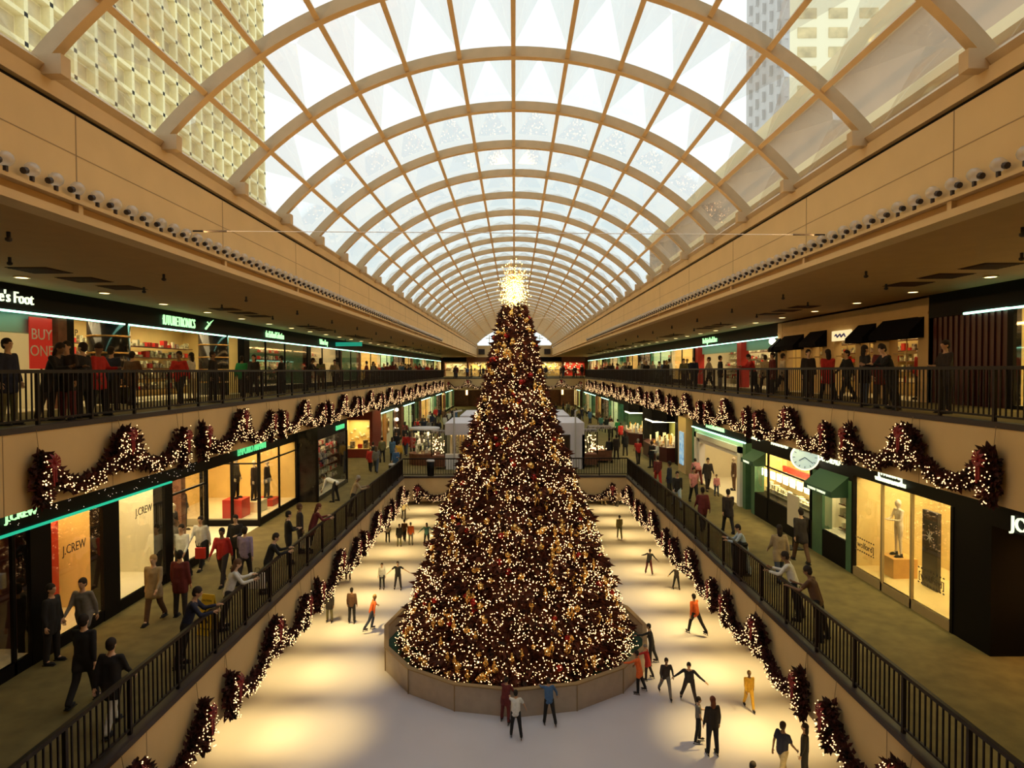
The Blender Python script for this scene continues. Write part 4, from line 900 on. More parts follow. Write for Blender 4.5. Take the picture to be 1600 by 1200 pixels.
# --- upper level, right
j = shop(1, 'u', 7.6, 16.8, M['yellow'], 'bright yellow window at the right edge of the upper walkway', 150, (1, .78, .36), depth=2.2, mull=[], tube='cyan_tube', pw=.2, riser=.1)
j = empty('slatted_front', (SU, 16.8, UP)); tag(j, 'closed store front of dark maroon vertical slats on the upper right', 'storefront')
MB().box(0, .3, 0, 3.2, 2.62, 3.34).obj('sign_band', M['black'], j)
a = MB()
for i in range(26): a.box(.1 if i % 2 else .06, .16, .1 + i * .118, .1 + i * .118 + .1, 0, 2.62)
a.obj('slat_wall', M['maroon'], j)
MB().box(-.06, 0, 0, 1.6, 2.6, 2.66).obj('light_tube', M['cyan_tube'], j)
j = shop(1, 'u', 20.0, 31.4, M['yellow'], 'cream panelled store front with dark awnings on the upper right', 70, (1, .72, .34), depth=2.4, glass=False, riser=0, pw=.5, pier=M['cream'], zb=14.0, shelves=[(1.8, 20.5, 31, SH)])
a = MB(); a.box(SU, SU + .3, 20, 31.4, 12.9, 14.06)
ops = [(20.5, 22.1), (23.1, 23.9), (24.3, 25.9), (26.9, 27.8), (28.9, 30.4)]; ys = [20] + [v for p in ops for v in p] + [31.4]
for i in range(0, len(ys), 2): a.box(SU, SU + .3, ys[i], ys[i + 1], UP, 12.9)
a.box(SU - .04, SU, 20, 31.4, 13.5, 13.56); a.obj('panelled_wall', M['cream'], j)
for i, (y0, y1, zt) in enumerate(((20.2, 22.5, 13.45), (22.9, 24.1, 13.42), (26.5, 28.0, 13.4), (28.6, 30.7, 13.35), (31.0, 31.38, 13.3))): awning(j, 1, SU, y0, y1, zt - .68, zt, M['navy'], .5)
for (y0, y1) in ops: MB().box(SU + .1, SU + .12, y0, y1, UP + 1.55, UP + 1.6).box(SU + .1, SU + .12, (y0 + y1) / 2 - .02, (y0 + y1) / 2 + .02, UP, 12.9).obj('window_frame', M['cream'], j)
o = empty('neon_sign', (SU - .1, 25.2, 13.1)); tag(o, 'small lit sign with a blue mark above the cream upper right doorway', 'sign'); MB().box(0, .08, -.7, .7, -.2, .2).obj('board', mat('lit_board', (.8, .7, .4), .5, emit=(.9, .75, .4), es=.8), o); MB().tube([(-.03, .4 - i * .1, .07 * math.sin(i * 2.1)) for i in range(9)], .028, 6).obj('blue_mark', mat('blue_letter', (.05, .05, .5), .5), o)
o = empty('red_display', (SU + .6, 21.0, UP)); tag(o, 'figure in a red sports jersey standing inside the nearest upper right doorway', 'mannequin')
bpy.data.objects.remove(o)
person(SU + .6, 21.4, UP + .02, R(90), 'stand', 'jacket', 'red', 'black', 'short', label='mannequin in a red top inside the awning doorway, upper right', name='mannequin', cat='mannequin')
j = shop(1, 'u', 31.4, 46.2, M['pale'], 'wide jeans store with red columns and cyan lights on the upper right', 190, WARMW, depth=3.2, glass=False, riser=0, pw=.3, tube='cyan_tube', sign=[("The Original Levi's Store", 42.3, 13.55, .5, 'neon', .62)], shelves=[(2.4, 31.8, 45.8, SH), (1.2, 33, 35.5, (.5, .9, 1.3)), (1.2, 39.5, 43, (.5, .9, 1.3))])
for y in (37.0, 45.6): MB().box(SU + .05, SU + .5, y - .35, y + .35, UP, 13.35).obj('red_column', M['red'], j)
MB().box(SU + .35, SU + .7, 31.8, 45.8, 12.85, 13.35).obj('valance', bpy.data.materials['cyan_valance'], j)
o = empty('wall_lamp', (SU - .2, 31.6, 13.15)); tag(o, 'glowing orange globe lamp at the corner of the jeans store', 'lamp'); MB().ell((0, 0, 0), .16, 14, 10).obj('globe', M['lampw'], o, True); MB().box(0, .2, -.03, .03, -.03, .03).obj('bracket', M['black'], o)
run_far(1, 'u', 46.2, YE, (6, 7, 6.5, 8), 2)
# --- far end
for k in range(6):
    x0 = -12.6 + k * 4.2; nm = ('far left', 'left of centre', 'just left of the tree', 'just right of the tree', 'right of centre', 'far right')[k]
    j = empty('end_shop_front', (x0, YE + 1, UP)); tag(j, 'small bright shop front at the end of the upper hall, %s' % nm, 'storefront')
    MB().box(0, 4.15, 0, .2, 2.5, 3.34).obj('sign_band', M['wood'] if k % 2 else M['black'], j); MB().box(0, 4.15, 2, 2.1, 0, 2.6).obj('back_wall', M[('pale', 'yellow', 'red')[k % 3]], j)
    MB().box(0, .3, 0, 2, 0, 2.5).obj('pier', M['wood'], j)
    a = MB(); r2 = random.Random(k)
    for i in range(40): a.mi = r2.choice((0, 1, 2)); xx, zz = r2.uniform(.4, 3.8), r2.uniform(.3, 2.3); a.box(xx, xx + .25, 1.7, 1.9, zz, zz + .2)
    tag(a.obj('merchandise', [M['goods'], M['white'], M['goodsd']], j), kind='stuff')
    area('shop_light', (x0 + 2.1, YE + 2, UP + 2.4), (0, 0, 0), 3.5, 1, 130, (1, .74, .34), 170)
a = MB()
for k in range(7): x = -12.6 + k * 4.2; a.box(x - .3, x + .3, YE + .5, YE + 1, MID, USOF)
a.box(-12.9, 12.9, YE + .9, YE + 1.1, MID, USOF); struct('wall_far_lower', a, M['wood'])
for k in range(5):
    o = empty('wall_sconce', (-8.4 + k * 4.2, YE - .1 + .5, MID + 2.6)); tag(o, 'small gold sconce on the far lower end wall', 'lamp', 'sconces on the far lower wall'); MB().box(-.15, .15, -.1, 0, -.6, .6).obj('shade', M['lamp'], o); MB().box(-.2, .2, -.12, 0, -.7, -.6).obj('bracket', M['brass'], o)
# --- pavilion and kiosks beyond the rink
def pav(x0, x1, y0, y1, h, label, cat='kiosk'):
    o = empty('kiosk_pavilion', ((x0 + x1) / 2, (y0 + y1) / 2, MID)); hx, hy = (x1 - x0) / 2, (y1 - y0) / 2; tag(o, label, cat)
    MB().box(-hx, hx, -hy, hy, h - .75, h).obj('roof', M['lilac'], o)
    a = MB()
    for sx in (-1, 1):
        a.box(sx * hx, sx * (hx - .9), -hy, -hy + .25, 0, h - .75) if sx > 0 else None
        a.box(sx * (hx - .15), sx * hx, -hy, hy, 0, h - .75) if sx > 0 else None
    a.box(-hx, hx, hy - .15, hy, 0, h - .75); a.box(-1.9, 1.2, -hy, -hy + .2, 0, h - .75); a.obj('wall', M['lilac'], o)
    return o, hx, hy
o, hx, hy = pav(-4.45, 4.45, 40.8, 46, 2.95, 'white flat roofed retail pavilion just beyond the rink')
MB().box(-hx, -1.9, -hy, -hy + .5, 0, .95).obj('counter', M['white'], o)
a = MB(); r2 = random.Random(4)
for i in range(12): a.mi = r2.choice((0, 1, 2, 3)); x = -hx + .3 + i * .2; a.tube([(x, -hy + .9, 2.1), (x, -hy + .9, 1.2), (x, -hy + .9, .9)], [.05, .1, .08], 6)
tag(a.obj('hanging_goods', [M['goods'], M['pale'], M['goodsd'], M['yellow']], o), kind='stuff')
area('shop_light', (-3.2, 42.6, MID + 2.1), (0, 0, 0), 2, 2, 30, WARM, 170)
o, hx, hy = pav(-4.2, 4.2, 49, 56, 2.85, 'second white pavilion roof behind the first beyond the rink')
for s, nm in ((-1, 'left'), (1, 'right')):
    o = empty('stanchion', (s * 3.85, 40.6, MID)); tag(o, 'tall thin grey pole with a small arm on the %s of the white pavilion' % nm, 'pole'); MB().tube([(0, 0, 0), (0, 0, 4.0 - .25)], .05, 10).obj('pole', M['grey_fac'], o); MB().tube([(0, 0, 3.7), (s * -.1 + .3, 0.9, 3.72)], .05, 8).obj('arm', M['grey_fac'], o)
o = empty('glass_cylinder_case', (-6.15, 43.5, MID)); tag(o, 'cylindrical glass display case with bright goods left of the white pavilion', 'display case')
MB().lathe([(1.05, 0), (1.05, .75)], n=24).obj('base', M['wood'], o); MB().lathe([(1.05, 2.35), (1.05, 2.45)], n=24).obj('top', M['white'], o)
a = MB(); 
for k in range(24): t0, t1 = k * R(15), (k + 1) * R(15); a.quadf((math.cos(t0), math.sin(t0), .75), (math.cos(t1), math.sin(t1), .75), (math.cos(t1), math.sin(t1), 2.35), (math.cos(t0), math.sin(t0), 2.35))
a.obj('glass_wall', M['glass'], o)
a = MB()
for z in (.8, 1.3, 1.8):
    a.mi = 0; a.lathe([(.8, z - .03), (.8, z)], n=20)
    for i in range(16): t = rnd.random() * 6.28; a.mi = rnd.choice((1, 2)); a.box(.6 * math.cos(t) - .06, .6 * math.cos(t) + .06, .6 * math.sin(t) - .06, .6 * math.sin(t) + .06, z, z + rnd.uniform(.1, .4))
tag(a.obj('merchandise', [M['glass'], M['white'], M['goods']], o), kind='stuff'); area('shop_light', (-6.15, 43.5, MID + 2.3), (0, 0, 0), 1, 1, 30, WARMW, 160)
for x, y, lab in ((-4.9, 41.3, 'small dark cart with glittering lights at the left end of the pavilion'), (4.95, 42.0, 'small cart with glittering goods at the right end of the pavilion'), (5.85, 44.2, 'dark wooden kiosk with a bright tray right of the pavilion')):
    o = empty('retail_cart', (x, y, MID)); tag(o, lab, 'cart'); w_ = .42 if abs(x) < 5.5 else .75
    MB().box(-w_, w_, -w_, w_, .15, .85).obj('cabinet', M['wood'], o); MB().box(-w_, w_, -w_, w_, 2.3, 2.45).obj('roof', M['goodsd'], o)
    for sx in (-1, 1):
        for sy in (-1, 1): MB().box(sx * w_ - .03, sx * w_ + .03, sy * w_ - .03, sy * w_ + .03, .85, 2.3).obj('post', M['black'], o)
    a = MB()
    for i in range(40): a.octa((rnd.uniform(-w_, w_) * .9, -w_ * rnd.uniform(.3, 1), rnd.uniform(.9, 2.1) if w_ < .6 else rnd.uniform(.9, 1.15)), .04)
    tag(a.obj('lights', M['bulb'], o), kind='stuff')
    for sx in (-1, 1): MB().tube([(sx * w_, -w_, .12), (sx * w_ + .05, -w_, .12)], .12, 12).obj('wheel', M['black'], o)
for (x, y, lab) in ((-5.0, YM - .08, 'black litter bin on the railing at the left of the rink end'), (XM + .3, 19.6, 'black litter bin inside the right rink railing'), (-XM - .35, 36.3, 'black litter bin at the far corner of the left rink railing')):
    o = empty('litter_bin', (x, y, MID)); tag(o, lab, 'bin'); MB().lathe([(.2, .05 if x > 0 or y < 37 else .1), (.24, .95)], n=20).obj('body', M['black'], o, True); MB().lathe([(.25, .95), (.25, 1.0), (.2, 1.04)], n=20).obj('rim', M['grey_fac'] if x < 0 else M['black'], o)
o = empty('wet_floor_sign', (-7.45, 15.4, MID)); o.rotation_euler = (0, 0, R(-15)); tag(o, 'yellow folding wet floor sign standing on the lower left walkway', 'floor sign')
M['signy'] = mat('sign_yellow', (.75, .5, .03), .5)
for s in (-1, 1):
    a = MB(); n0 = 0; a.box(-.17, .17, -.012, .012, 0, .95); a.xform(Matrix.Translation((0, s * .2, 0)) @ Matrix.Rotation(s * R(12), 4, 'X')); p = a.obj('panel', M['signy'], o)
text('lettering', 'CAUTION', .065, M['black'], o, (0, -.075, .78), (R(78), 0, 0), 'CENTER', .002)
a = MB(); a.ell((0, -.115, .60), (.03, .01, .03), 10, 6); a.tube([(0, -.125, .56), (.03, -.15, .42), (.1, -.175, .30)], .018, 5); a.tube([(.02, -.15, .44), (-.09, -.175, .28)], .018, 5); a.tube([(.0, -.13, .54), (-.09, -.14, .5)], .012, 5); a.tube([(0, -.13, .54), (.09, -.13, .56)], .012, 5); a.obj('pictogram', M['black'], o)
text('lettering', 'WET FLOOR', .05, M['black'], o, (0, -.19, .14), (R(78), 0, 0), 'CENTER', .002)
# ---------------------------------------------------------------- people in the photograph
def hd(x, yh, h=1.0, lvl='m'):      # standing figure on the lower walkway whose head top is at (x, yh)
    return px(x, yh, Z=MID + 1.70 * h)
AW, TO = 0, math.pi
def midp(x, yh, face, pose, top, tc, bc, label, hair='short', hc='hair', h=1.0, xx=None, **k):
    hh = h * (1 if pose not in ('rail', 'bend') else (.95 if pose == 'rail' else .62)); p = hd(x, yh, hh)
    X = p.x; lim = XM + .32
    if pose == 'rail': X = math.copysign(XM + .48, p.x)
    if abs(X) < lim and p.y < YM: X = math.copysign(lim, X)
    if abs(X) > SM - .35: X = math.copysign(SM - .35, X)
    return person(X if xx is None else xx, p.y, MID, face, pose, top, tc, bc, hair, hc, h, label=label, **k)
L90, R90 = R(90), R(-90)    # face -X, face +X
midp(130, 962, AW, 'walk2', 'coat', 'black', 'black', 'large dark figure in a black jacket walking nearest on the lower left walkway')
midp(172, 997, AW, 'walk', 'coat', 'black', 'white', 'person in a black top and white trousers beside the near left railing', h=.97)
midp(8, 915, R90, 'stand', 'coat', 'black', 'black', 'dark figure standing by the red store window at the left edge')
midp(130, 902, TO, 'walk', 'coat', 'grey', 'dark', 'person in an open grey coat walking past the red panel window')
midp(262, 820, TO, 'walk2', 'jacket', 'white', 'black', 'person in a white shirt walking by the black pier')
midp(305, 806, TO, 'walk', 'jacket', 'white', 'black', 'man in a white shirt carrying a red bag')
midp(281, 862, AW, 'stand', 'coat', 'maroon', 'dark', 'person in a dark red coat ahead of the white shirted pair')
midp(240, 868, TO, 'walk2', 'coat', 'beige', 'brown', 'person in a pale tan coat crossing behind the wet floor sign', hc='blond')
midp(347, 824, TO, 'walk', 'jacket', 'red', 'dark', 'person in a red jumper walking left of the pair in dark clothes')
midp(382, 824, AW, 'walk2', 'jacket', 'lilac', 'dark', 'person in a lilac top walking away on the lower left')
midp(368, 806, TO, 'carry', 'coat', 'black', 'black', 'person in black carrying things behind the lilac top')
midp(357, 880, R(-60), 'rail', 'jacket', 'white', 'dark', 'woman in a white jumper leaning at the left railing', 'long', 'brown')
midp(303, 924, R(-70), 'rail', 'jacket', 'navy', 'black', 'man in a navy hooded jacket at the left railing')
midp(430, 838, R(-70), 'rail', 'jacket', 'black', 'black', 'person in black leaning on the left railing beside white bags')
midp(450, 800, R(-60), 'crossed', 'coat', 'black', 'black', 'dark haired person in black, left of a pair at the left railing')
midp(468, 788, R(-60), 'stand', 'coat', 'dark', 'dark', 'person in a dark brown coat, right of a pair at the left railing', hc='brown')
midp(499, 791, R(-60), 'rail', 'coat', 'maroon', 'black', 'person in a maroon coat leaning at the left railing', 'long', 'redhair')
midp(546, 746, R(-70), 'rail', 'jacket', 'beige', 'black', 'man in a beige shirt and black trousers alone at the left railing', hc='greyhair', h=1.04)
midp(478, 750, L90, 'bend', 'jacket', 'white', 'black', 'person in a white shirt bending over beside the shoe display', xx=-8.7)
midp(597, 684, R(20), 'stand', 'jacket', 'olive', 'black', 'person in an olive jacket with back turned near the rink corner')
midp(613, 684, R(-20), 'stand', 'coat', 'blue', 'black', 'person in a long blue coat near the rink corner', 'long')
midp(623, 690, AW, 'stand', 'jacket', 'yellow', 'dark', 'person in a yellow jacket near the rink corner', h=.96)
midp(634, 676, TO, 'walk', 'jacket', 'red', 'jeans', 'person in a red top walking toward the rink corner')
# lower right
midp(1252, 794, AW, 'walk', 'coat', 'dark', 'brown', 'man in a dark jacket walking past the bright watch store', h=1.05)
midp(1218, 821, AW, 'walk2', 'coat', 'beige', 'jeans', 'woman in a beige coat with long dark hair walking away on the lower right', 'long')
midp(1239, 868, R(60), 'rail', 'jacket', 'white', 'black', 'man in a white shirt leaning on the right railing')
midp(1260, 892, R(50), 'rail', 'shirt', 'brown', 'black', 'person in a brown t-shirt beside the white shirt at the right railing', skin=SK2)
midp(1170, 823, R(80), 'rail', 'jacket', 'ltblue', 'ltblue', 'dark haired girl in a light blue shirt at the right railing', h=.92)
midp(1138, 764, AW, 'walk', 'coat', 'dark', 'black', 'man in a dark jacket walking away in front of the white portal')
midp(1098, 762, AW, 'walk2', 'coat', 'maroon', 'dark', 'person in a dark red jacket walking beside the right railing')
midp(1112, 727, AW, 'bend', 'jacket', 'pink', 'maroon', 'person in a pink top bending over by the white portal')
midp(1146, 742, TO, 'stand', 'jacket', 'pink', 'jeans', 'child in pink inside the white portal', h=.62)
midp(1084, 730, TO, 'walk', 'shirt', 'pink', 'black', 'person in a pink top walking toward the camera on the lower right')
midp(1106, 716, TO, 'walk2', 'coat', 'dark', 'dark', 'person in dark clothes just behind the walker in pink')
midp(1058, 736, TO, 'walk', 'jacket', 'black', 'ltblue', 'person in a black top and pale trousers at the right railing')
midp(1046, 722, R(60), 'stand', 'coat', 'navy', 'dark', 'person in a navy coat near the right railing')
midp(1028, 712, AW, 'walk', 'jacket', 'maroon', 'red', 'person in dark red near the rink corner on the right')
midp(1018, 690, R(40), 'stand', 'coat', 'black', 'black', 'person in black by the jewellery bay corner')
midp(1027, 690, L90, 'carry', 'jacket', 'white', 'khaki', 'person in a white shirt leaning at the large jewellery bay', hc='greyhair')
midp(997, 686, AW, 'walk2', 'shirt', 'red', 'dark', 'person in a red top and dark trousers walking away near the jewellery bay', hc='greyhair')
midp(952, 684, AW, 'stand', 'coat', 'black', 'black', 'person in black, left of the dark trio by the rink corner on the right')
midp(963, 680, AW, 'stand', 'coat', 'dark', 'dark', 'person in dark brown, middle of the dark trio by the rink corner on the right')
midp(977, 676, AW, 'stand', 'coat', 'black', 'dark', 'person in a long black coat, right of the dark trio near the smaller jewellery bay', 'long')
midp(970, 660, AW, 'walk', 'coat', 'red', 'dark', 'person in a red coat in front of the green curtained store')
midp(965, 655, AW, 'walk2', 'jacket', 'green', 'dark', 'person in a green top beside the red coat on the far right walkway')
midp(948, 650, AW, 'walk', 'coat', 'black', 'black', 'dark figure walking away in the middle of the far right walkway')
midp(955, 655, AW, 'stand', 'jacket', 'white', 'black', 'person in a pale top beside the dark figure on the far right walkway')
midp(939, 648, TO, 'walk', 'jacket', 'teal', 'jeans', 'person in a teal jacket on the far right walkway')
# skaters: feet at (x, y) on the ice
def sk(x, yf, face, pose, top, tc, bc, label, h=1.0, hair='short', hc='hair', **k):
    p = px(x, yf, Z=0); return person(p.x, p.y, 0, face, pose, top, tc, bc, hair, hc, h, skate=True, label=label, **k)
sk(606, 848, AW, 'stand', 'jacket', 'cream', 'black', 'skater in a cream top and black trousers, left of the group behind the tree fence', h=0.85)
sk(624, 854, TO, 'stand', 'coat', 'black', 'olive', 'skater in a black jacket in the far left group on the ice', h=0.85)
sk(632, 846, AW, 'walk', 'jacket', 'brown', 'dark', 'skater in brown just behind the black jacket in the far left group', h=0.87)
sk(642, 852, AW, 'stand', 'jacket', 'orange', 'grey', 'skater in an orange top and grey trousers in the far left group', h=0.87)
sk(667, 853, TO, 'arms', 'jacket', 'teal', 'black', 'skater in a grey green top holding out an arm by the left of the tree', hair='long', h=0.88)
sk(687, 848, AW, 'stand', 'jacket', 'maroon', 'dark', 'skater in dark red half behind the left side of the tree', h=0.9)
sk(631, 812, AW, 'glide', 'jacket', 'khaki', 'dark', 'small distant skater in khaki below the far left garland', h=0.87)
sk(597, 921, TO, 'stand', 'jacket', 'white', 'black', 'skater in a pale shirt with hands down, left of a pair on the ice', h=0.8)
sk(622, 922, TO, 'arms', 'shirt', 'black', 'dark', 'skater in a black t-shirt with arm out, right of a pair on the ice', hair='short', h=0.88)
sk(515, 972, TO, 'stand', 'coat', 'dark', 'olive', 'skater in dark clothes beside the left rink wall', h=0.88)
sk(550, 974, AW, 'stand', 'jacket', 'brown', 'black', 'skater in a brown top near the left rink wall', h=0.94)
sk(581, 985, R(-60), 'glide', 'jacket', 'orange', 'jeans', 'skater in a bright orange shirt on the left of the ice', hc='blond', h=0.93)
sk(544, 906, AW, 'stand', 'jacket', 'dark', 'brown', 'skater half hidden under the left rink garland', h=0.85)
sk(968, 842, AW, 'walk', 'jacket', 'olive', 'olive', 'skater in an olive jacket on the far right of the ice', h=0.95)
sk(1014, 897, R(-30), 'lean', 'jacket', 'black', 'maroon', 'skater in black leaning into a turn on the right of the ice', h=0.82)
sk(1057, 921, TO, 'arms', 'jacket', 'dark', 'black', 'skater in dark clothes bending an arm under the right garland', h=0.74)
sk(1087, 991, R(30), 'stride', 'jacket', 'orange', 'black', 'skater in an orange top with arms spread on the right', h=1.03)
sk(963, 791, AW, 'walk', 'jacket', 'khaki', 'dark', 'small distant skater at the far right corner of the ice', h=.95)
sk(943, 789, AW, 'glide', 'jacket', 'white', 'khaki', 'small pale skater at the far right end of the ice', h=.8)
sk(1018, 1038, R(70), 'reach', 'jacket', 'black', 'black', 'skater in a black jacket holding on to the right side of the tree fence', h=0.92)
sk(999, 1083, R(70), 'reach', 'coat', 'orange', 'black', 'child in an orange red jacket holding the tree fence at right', h=0.88)
sk(1012, 1062, R(60), 'reach', 'coat', 'red', 'dark', 'child in a red jacket beside the orange jacket at the tree fence', hair='hat', hc='grey', h=0.75)
sk(1040, 1090, TO, 'stride', 'jacket', 'dark', 'grey', 'skater in a dark top and grey trousers striding right of the tree fence', h=0.86)
sk(1077, 1100, R(160), 'lean', 'jacket', 'black', 'dark', 'skater in a black jacket with one arm raised behind the couple', h=0.92)
sk(1170, 1108, TO, 'walk', 'jacket', 'yellow', 'yellow', 'child in yellow orange clothes skating under the right rink wall', hc='blond', h=0.78)
sk(1091, 1160, R(-100), 'carry', 'shirt', 'grey', 'black', 'boy in a grey t-shirt facing a long haired girl on the ice', h=0.82)
sk(1113, 1180, R(10), 'stand', 'jacket', 'black', 'black', 'long haired girl in black with back turned on the ice', hair='long', hc='redhair', h=1.02)
sk(1222, 1222, R(-60), 'walk', 'shirt', 'navy', 'khaki', 'man in a navy t-shirt and beige trousers skating at the bottom right', h=1.0)
sk(1257, 1224, R(60), 'stand', 'jacket', 'black', 'black', 'woman in black beside the navy t-shirt at the bottom right', hair='long', h=0.97)
sk(806, 1152, AW, 'reach', 'shirt', 'white', 'black', 'child in a white t-shirt at the front of the tree fence', h=0.84)
sk(790, 1128, R(-20), 'reach', 'coat', 'maroon', 'maroon', 'person in dark red bent against the front of the tree fence', h=0.84)
sk(858, 1132, R(10), 'reach', 'jacket', 'blue', 'black', 'skater in a blue top holding the front of the tree fence', h=0.86)
p = px(1170, 1196, Z=1.6); person(p.x, p.y, 0, R(-60), 'glide', 'jacket', 'maroon', 'dark', 'short', 'hair', .95, skate=True, label='skater in dark red cut by the bottom edge, right of centre')
p = px(1322, 1160, Z=1.3); person(p.x, p.y, 0, R(30), 'glide', 'jacket', 'maroon', 'khaki', 'short', 'blond', .95, skate=True, label='skater bending low at the bottom right under the last garland') if False else None
# upper walkways: x in the picture, distance class from the wall
def upp(x, Xd, face, pose, top, tc, bc, label, hair='short', hc='hair', h=1.0, **k):
    s = -1 if x < 804 else 1; Y = Xd * 1000 / abs(x - 804); return person(s * Xd, Y, UP, face, pose, top, tc, bc, hair, hc, h, label=label, **k)
UL = [(10, 10.1, 'stand', 'coat', 'navy', 'olive', 'person in a dark jacket and grey trousers at the left edge of the upper walkway'), (77, 10.0, 'rail', 'coat', 'black', 'dark', 'person in black looking over the upper left railing by the sale poster'),
 (103, 9.8, 'stand', 'coat', 'dark', 'maroon', 'tall dark figure beside the sale poster on the upper left'), (128, 9.9, 'stand', 'coat', 'black', 'black', 'broad figure in black between two others on the upper left'),
 (152, 10.0, 'carry', 'coat', 'red', 'black', 'person in a red jacket and dark hat on the upper left'), (173, 10.8, 'stand', 'jacket', 'navy', 'dark', 'person in a navy shirt by the nearer banded column, upper left'),
 (280, 10.4, 'walk', 'jacket', 'red', 'dark', 'person in a red sweater walking on the upper left'), (298, 11.6, 'stand', 'shirt', 'white', 'khaki', 'person in a white t-shirt near the electronics store'),
 (332, 10.2, 'stand', 'coat', 'black', 'black', 'broad dark figure in front of the farther banded column'), (377, 11.3, 'walk', 'jacket', 'green', 'dark', 'person in a green jacket on the upper left'),
 (396, 10.6, 'stand', 'coat', 'dark', 'dark', 'dark figure beside the green jacket on the upper left'), (440, 10.2, 'crossed', 'coat', 'black', 'dark', 'man in black in front of the home store doorway'),
 (482, 10.0, 'rail', 'jacket', 'black', 'dark', 'person in black with folded arms by the gift store, upper left'), (501, 10.4, 'stand', 'jacket', 'olive', 'brown', 'person in an olive gold top by the gift store'),
 (523, 10.2, 'walk', 'jacket', 'beige', 'black', 'person in a pale top walking beyond the gift store'), (573, 10.2, 'walk2', 'coat', 'maroon', 'dark', 'person in dark red on the upper left walkway'), (583, 10.6, 'carry', 'coat', 'grey', 'black', 'person in a grey coat beyond the gift store, upper left'), (205, 11.9, 'walk', 'coat', 'brown', 'dark', 'brown clad shopper in shadow by the banded column')]
for i, (x, Xd, po, tp_, tc_, bc_, lab) in enumerate(UL): upp(x, Xd, (R90, L90, TO, AW)[(i * 3) % 4] if po != 'rail' else R90, po, tp_, tc_, bc_, lab, hair=('short', 'long', 'short')[i % 3] if i != 4 else 'hat', hc='hair')
UR = [(1476, 10.2, 'crossed', 'coat', 'dark', 'black', 'dark figure standing before the maroon slats on the upper right'), (1390, 9.7, 'rail', 'coat', 'black', 'black', 'person in black, right of a couple leaning on the upper right railing'),
 (1376, 9.9, 'stand', 'coat', 'maroon', 'dark', 'person in dark brown, left of a couple at the upper right railing'), (1350, 10.0, 'stand', 'coat', 'black', 'jeans', 'long haired person in black by the cream store wall'), (1323, 11.2, 'walk', 'jacket', 'black', 'dark', 'person in black at the doorway with the small lit sign'),
 (1293, 10.0, 'walk', 'coat', 'red', 'black', 'long haired person in a red coat on the upper right'), (1262, 10.2, 'stand', 'coat', 'dark', 'dark', 'man in a dark suit on the upper right walkway'), (1222, 11.2, 'walk2', 'jacket', 'cream', 'black', 'person in a cream top under the small awning'),
 (1206, 10.4, 'stand', 'coat', 'maroon', 'black', 'person in dark red near the orange globe lamp'), (1195, 11.0, 'walk', 'jacket', 'khaki', 'dark', 'person in khaki near the orange globe lamp'), (1177, 10.0, 'rail', 'jacket', 'red', 'black', 'person in a red jacket at the upper right railing'),
 (1125, 10.2, 'stand', 'coat', 'black', 'grey', 'person in a black jacket left of the red column'), (1108, 10.0, 'walk', 'jacket', 'beige', 'black', 'person in a tan shirt walking left of the red column'), (1084, 10.0, 'stand', 'coat', 'navy', 'navy', 'person in a navy coat before the far red column'),
 (1068, 10.4, 'walk2', 'jacket', 'olive', 'dark', 'person in an olive shirt beyond the far red column')]
for i, (x, Xd, po, tp_, tc_, bc_, lab) in enumerate(UR): upp(x, Xd, (L90, R90, TO, AW)[(i * 3) % 4] if po != 'rail' else L90, po, tp_, tc_, bc_, lab, hair='long' if 'long haired' in lab else 'short')
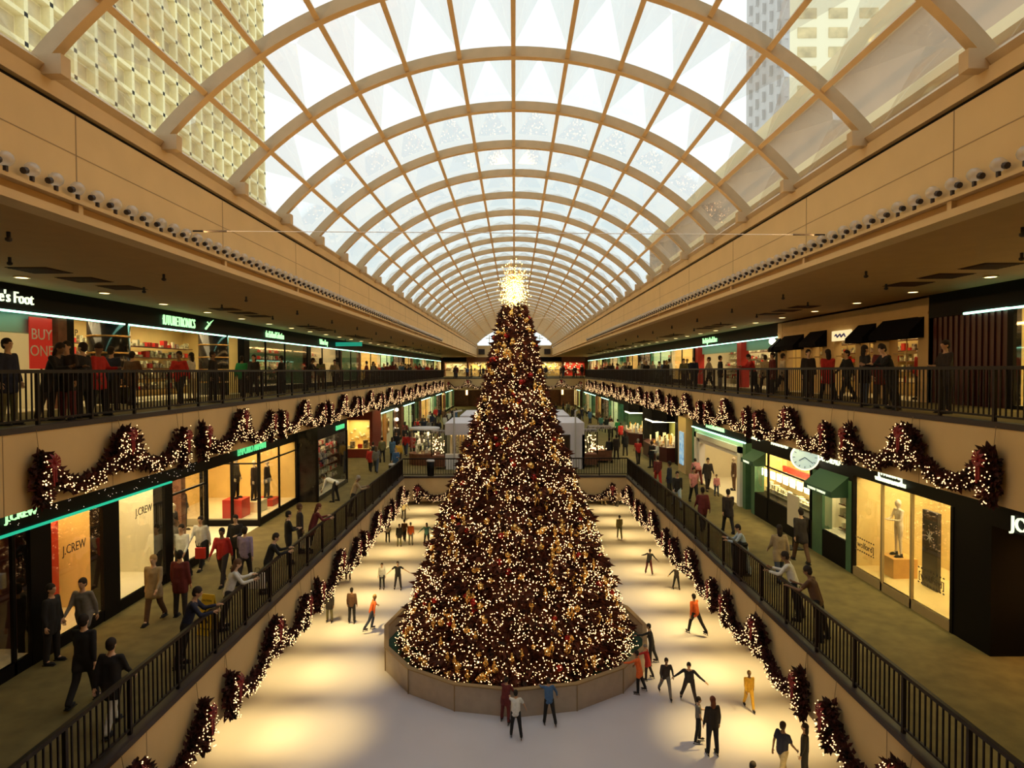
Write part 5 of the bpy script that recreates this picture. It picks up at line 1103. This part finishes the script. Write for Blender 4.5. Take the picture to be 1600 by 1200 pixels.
# distant crowds
r3 = random.Random(21); cols = ['black', 'dark', 'black', 'navy', 'maroon', 'grey', 'red', 'white', 'olive', 'dark', 'brown', 'beige', 'blue']
def crowd(n, xr, yr, z, what, grp):
    for i in range(n):
        for t_ in range(20):
            x, y = r3.uniform(*xr), r3.uniform(*yr)
            if all((x - a_) ** 2 + (y - b_) ** 2 > .36 for a_, b_, z_ in placed if z_ == z): break
        placed.append((x, y, z)); c = r3.choice(cols)
        person(x, y, z, r3.choice((0, math.pi, R(20), R(200), R(90))), r3.choice(('stand', 'walk', 'walk2', 'carry')), r3.choice(('coat', 'jacket')), c, r3.choice(('black', 'dark', 'jeans')), r3.choice(('short', 'long')), r3.choice(('hair', 'hair', 'brown', 'blond')), r3.uniform(.9, 1.05),
               label='distant shopper in %s clothing %s' % ({'dark': 'dark brown'}.get(c, c), what), group=grp)
placed = [(o.location.x, o.location.y, MID if abs(o.location.z - MID) < .3 else UP) for o in C.objects if o.get('category') == 'person']
crowd(34, (-9.9, -6.9), (48, 82), MID, 'in the crowd on the far lower left walkway', 'crowd on the far lower left')
crowd(16, (-6.5, 6.5), (62, 95), MID, 'in the crowd behind the white pavilions', 'crowd behind the pavilions')
crowd(14, (6.9, 9.9), (62, 96), MID, 'in the crowd on the far lower right walkway', 'crowd on the far lower right')
crowd(6, (-9.9, -7.2), (39, 48), MID, 'walking past the yellow lower left window', 'shoppers near the glass cylinder')
crowd(30, (-12.2, -9.6), (48, 80), UP, 'on the far upper left walkway', 'crowd on the far upper left')
crowd(30, (9.6, 12.2), (42, 80), UP, 'on the far upper right walkway', 'crowd on the far upper right')
crowd(26, (-9, 9), (83.3, 98), UP, 'on the far upper bridge', 'crowd on the far upper bridge')
# carried things
def bag(x, y, z, m, label, sz=(.3, .1, .34)):
    o = empty('shopping_bag', (x, y, z)); tag(o, label, 'bag'); a = MB().box(-sz[0] / 2, sz[0] / 2, -sz[1] / 2, sz[1] / 2, 0, sz[2]); a.obj('bag_body', m, o)
    a = MB(); a.tube([(-.07, 0, sz[2]), (-.05, 0, sz[2] + .14), (.05, 0, sz[2] + .14), (.07, 0, sz[2])], .008, 5); a.obj('handle', M['black'], o)
p = px(318, 850, Y=20.2); bag(p.x, 20.0, MID + .45, M['red'], 'red shopping bag carried by the man in the white shirt by the store entrance')
p = px(402, 890, Y=16.9); bag(-6.95, 17.1, MID + .5, M['white'], 'white shopping bag hanging inside the left railing', (.42, .14, .4))
p = px(510, 806, Y=21.6); bag(-6.95, 21.0, MID + .5, M['pale'], 'pale shopping bag beside the maroon coat at the left railing')
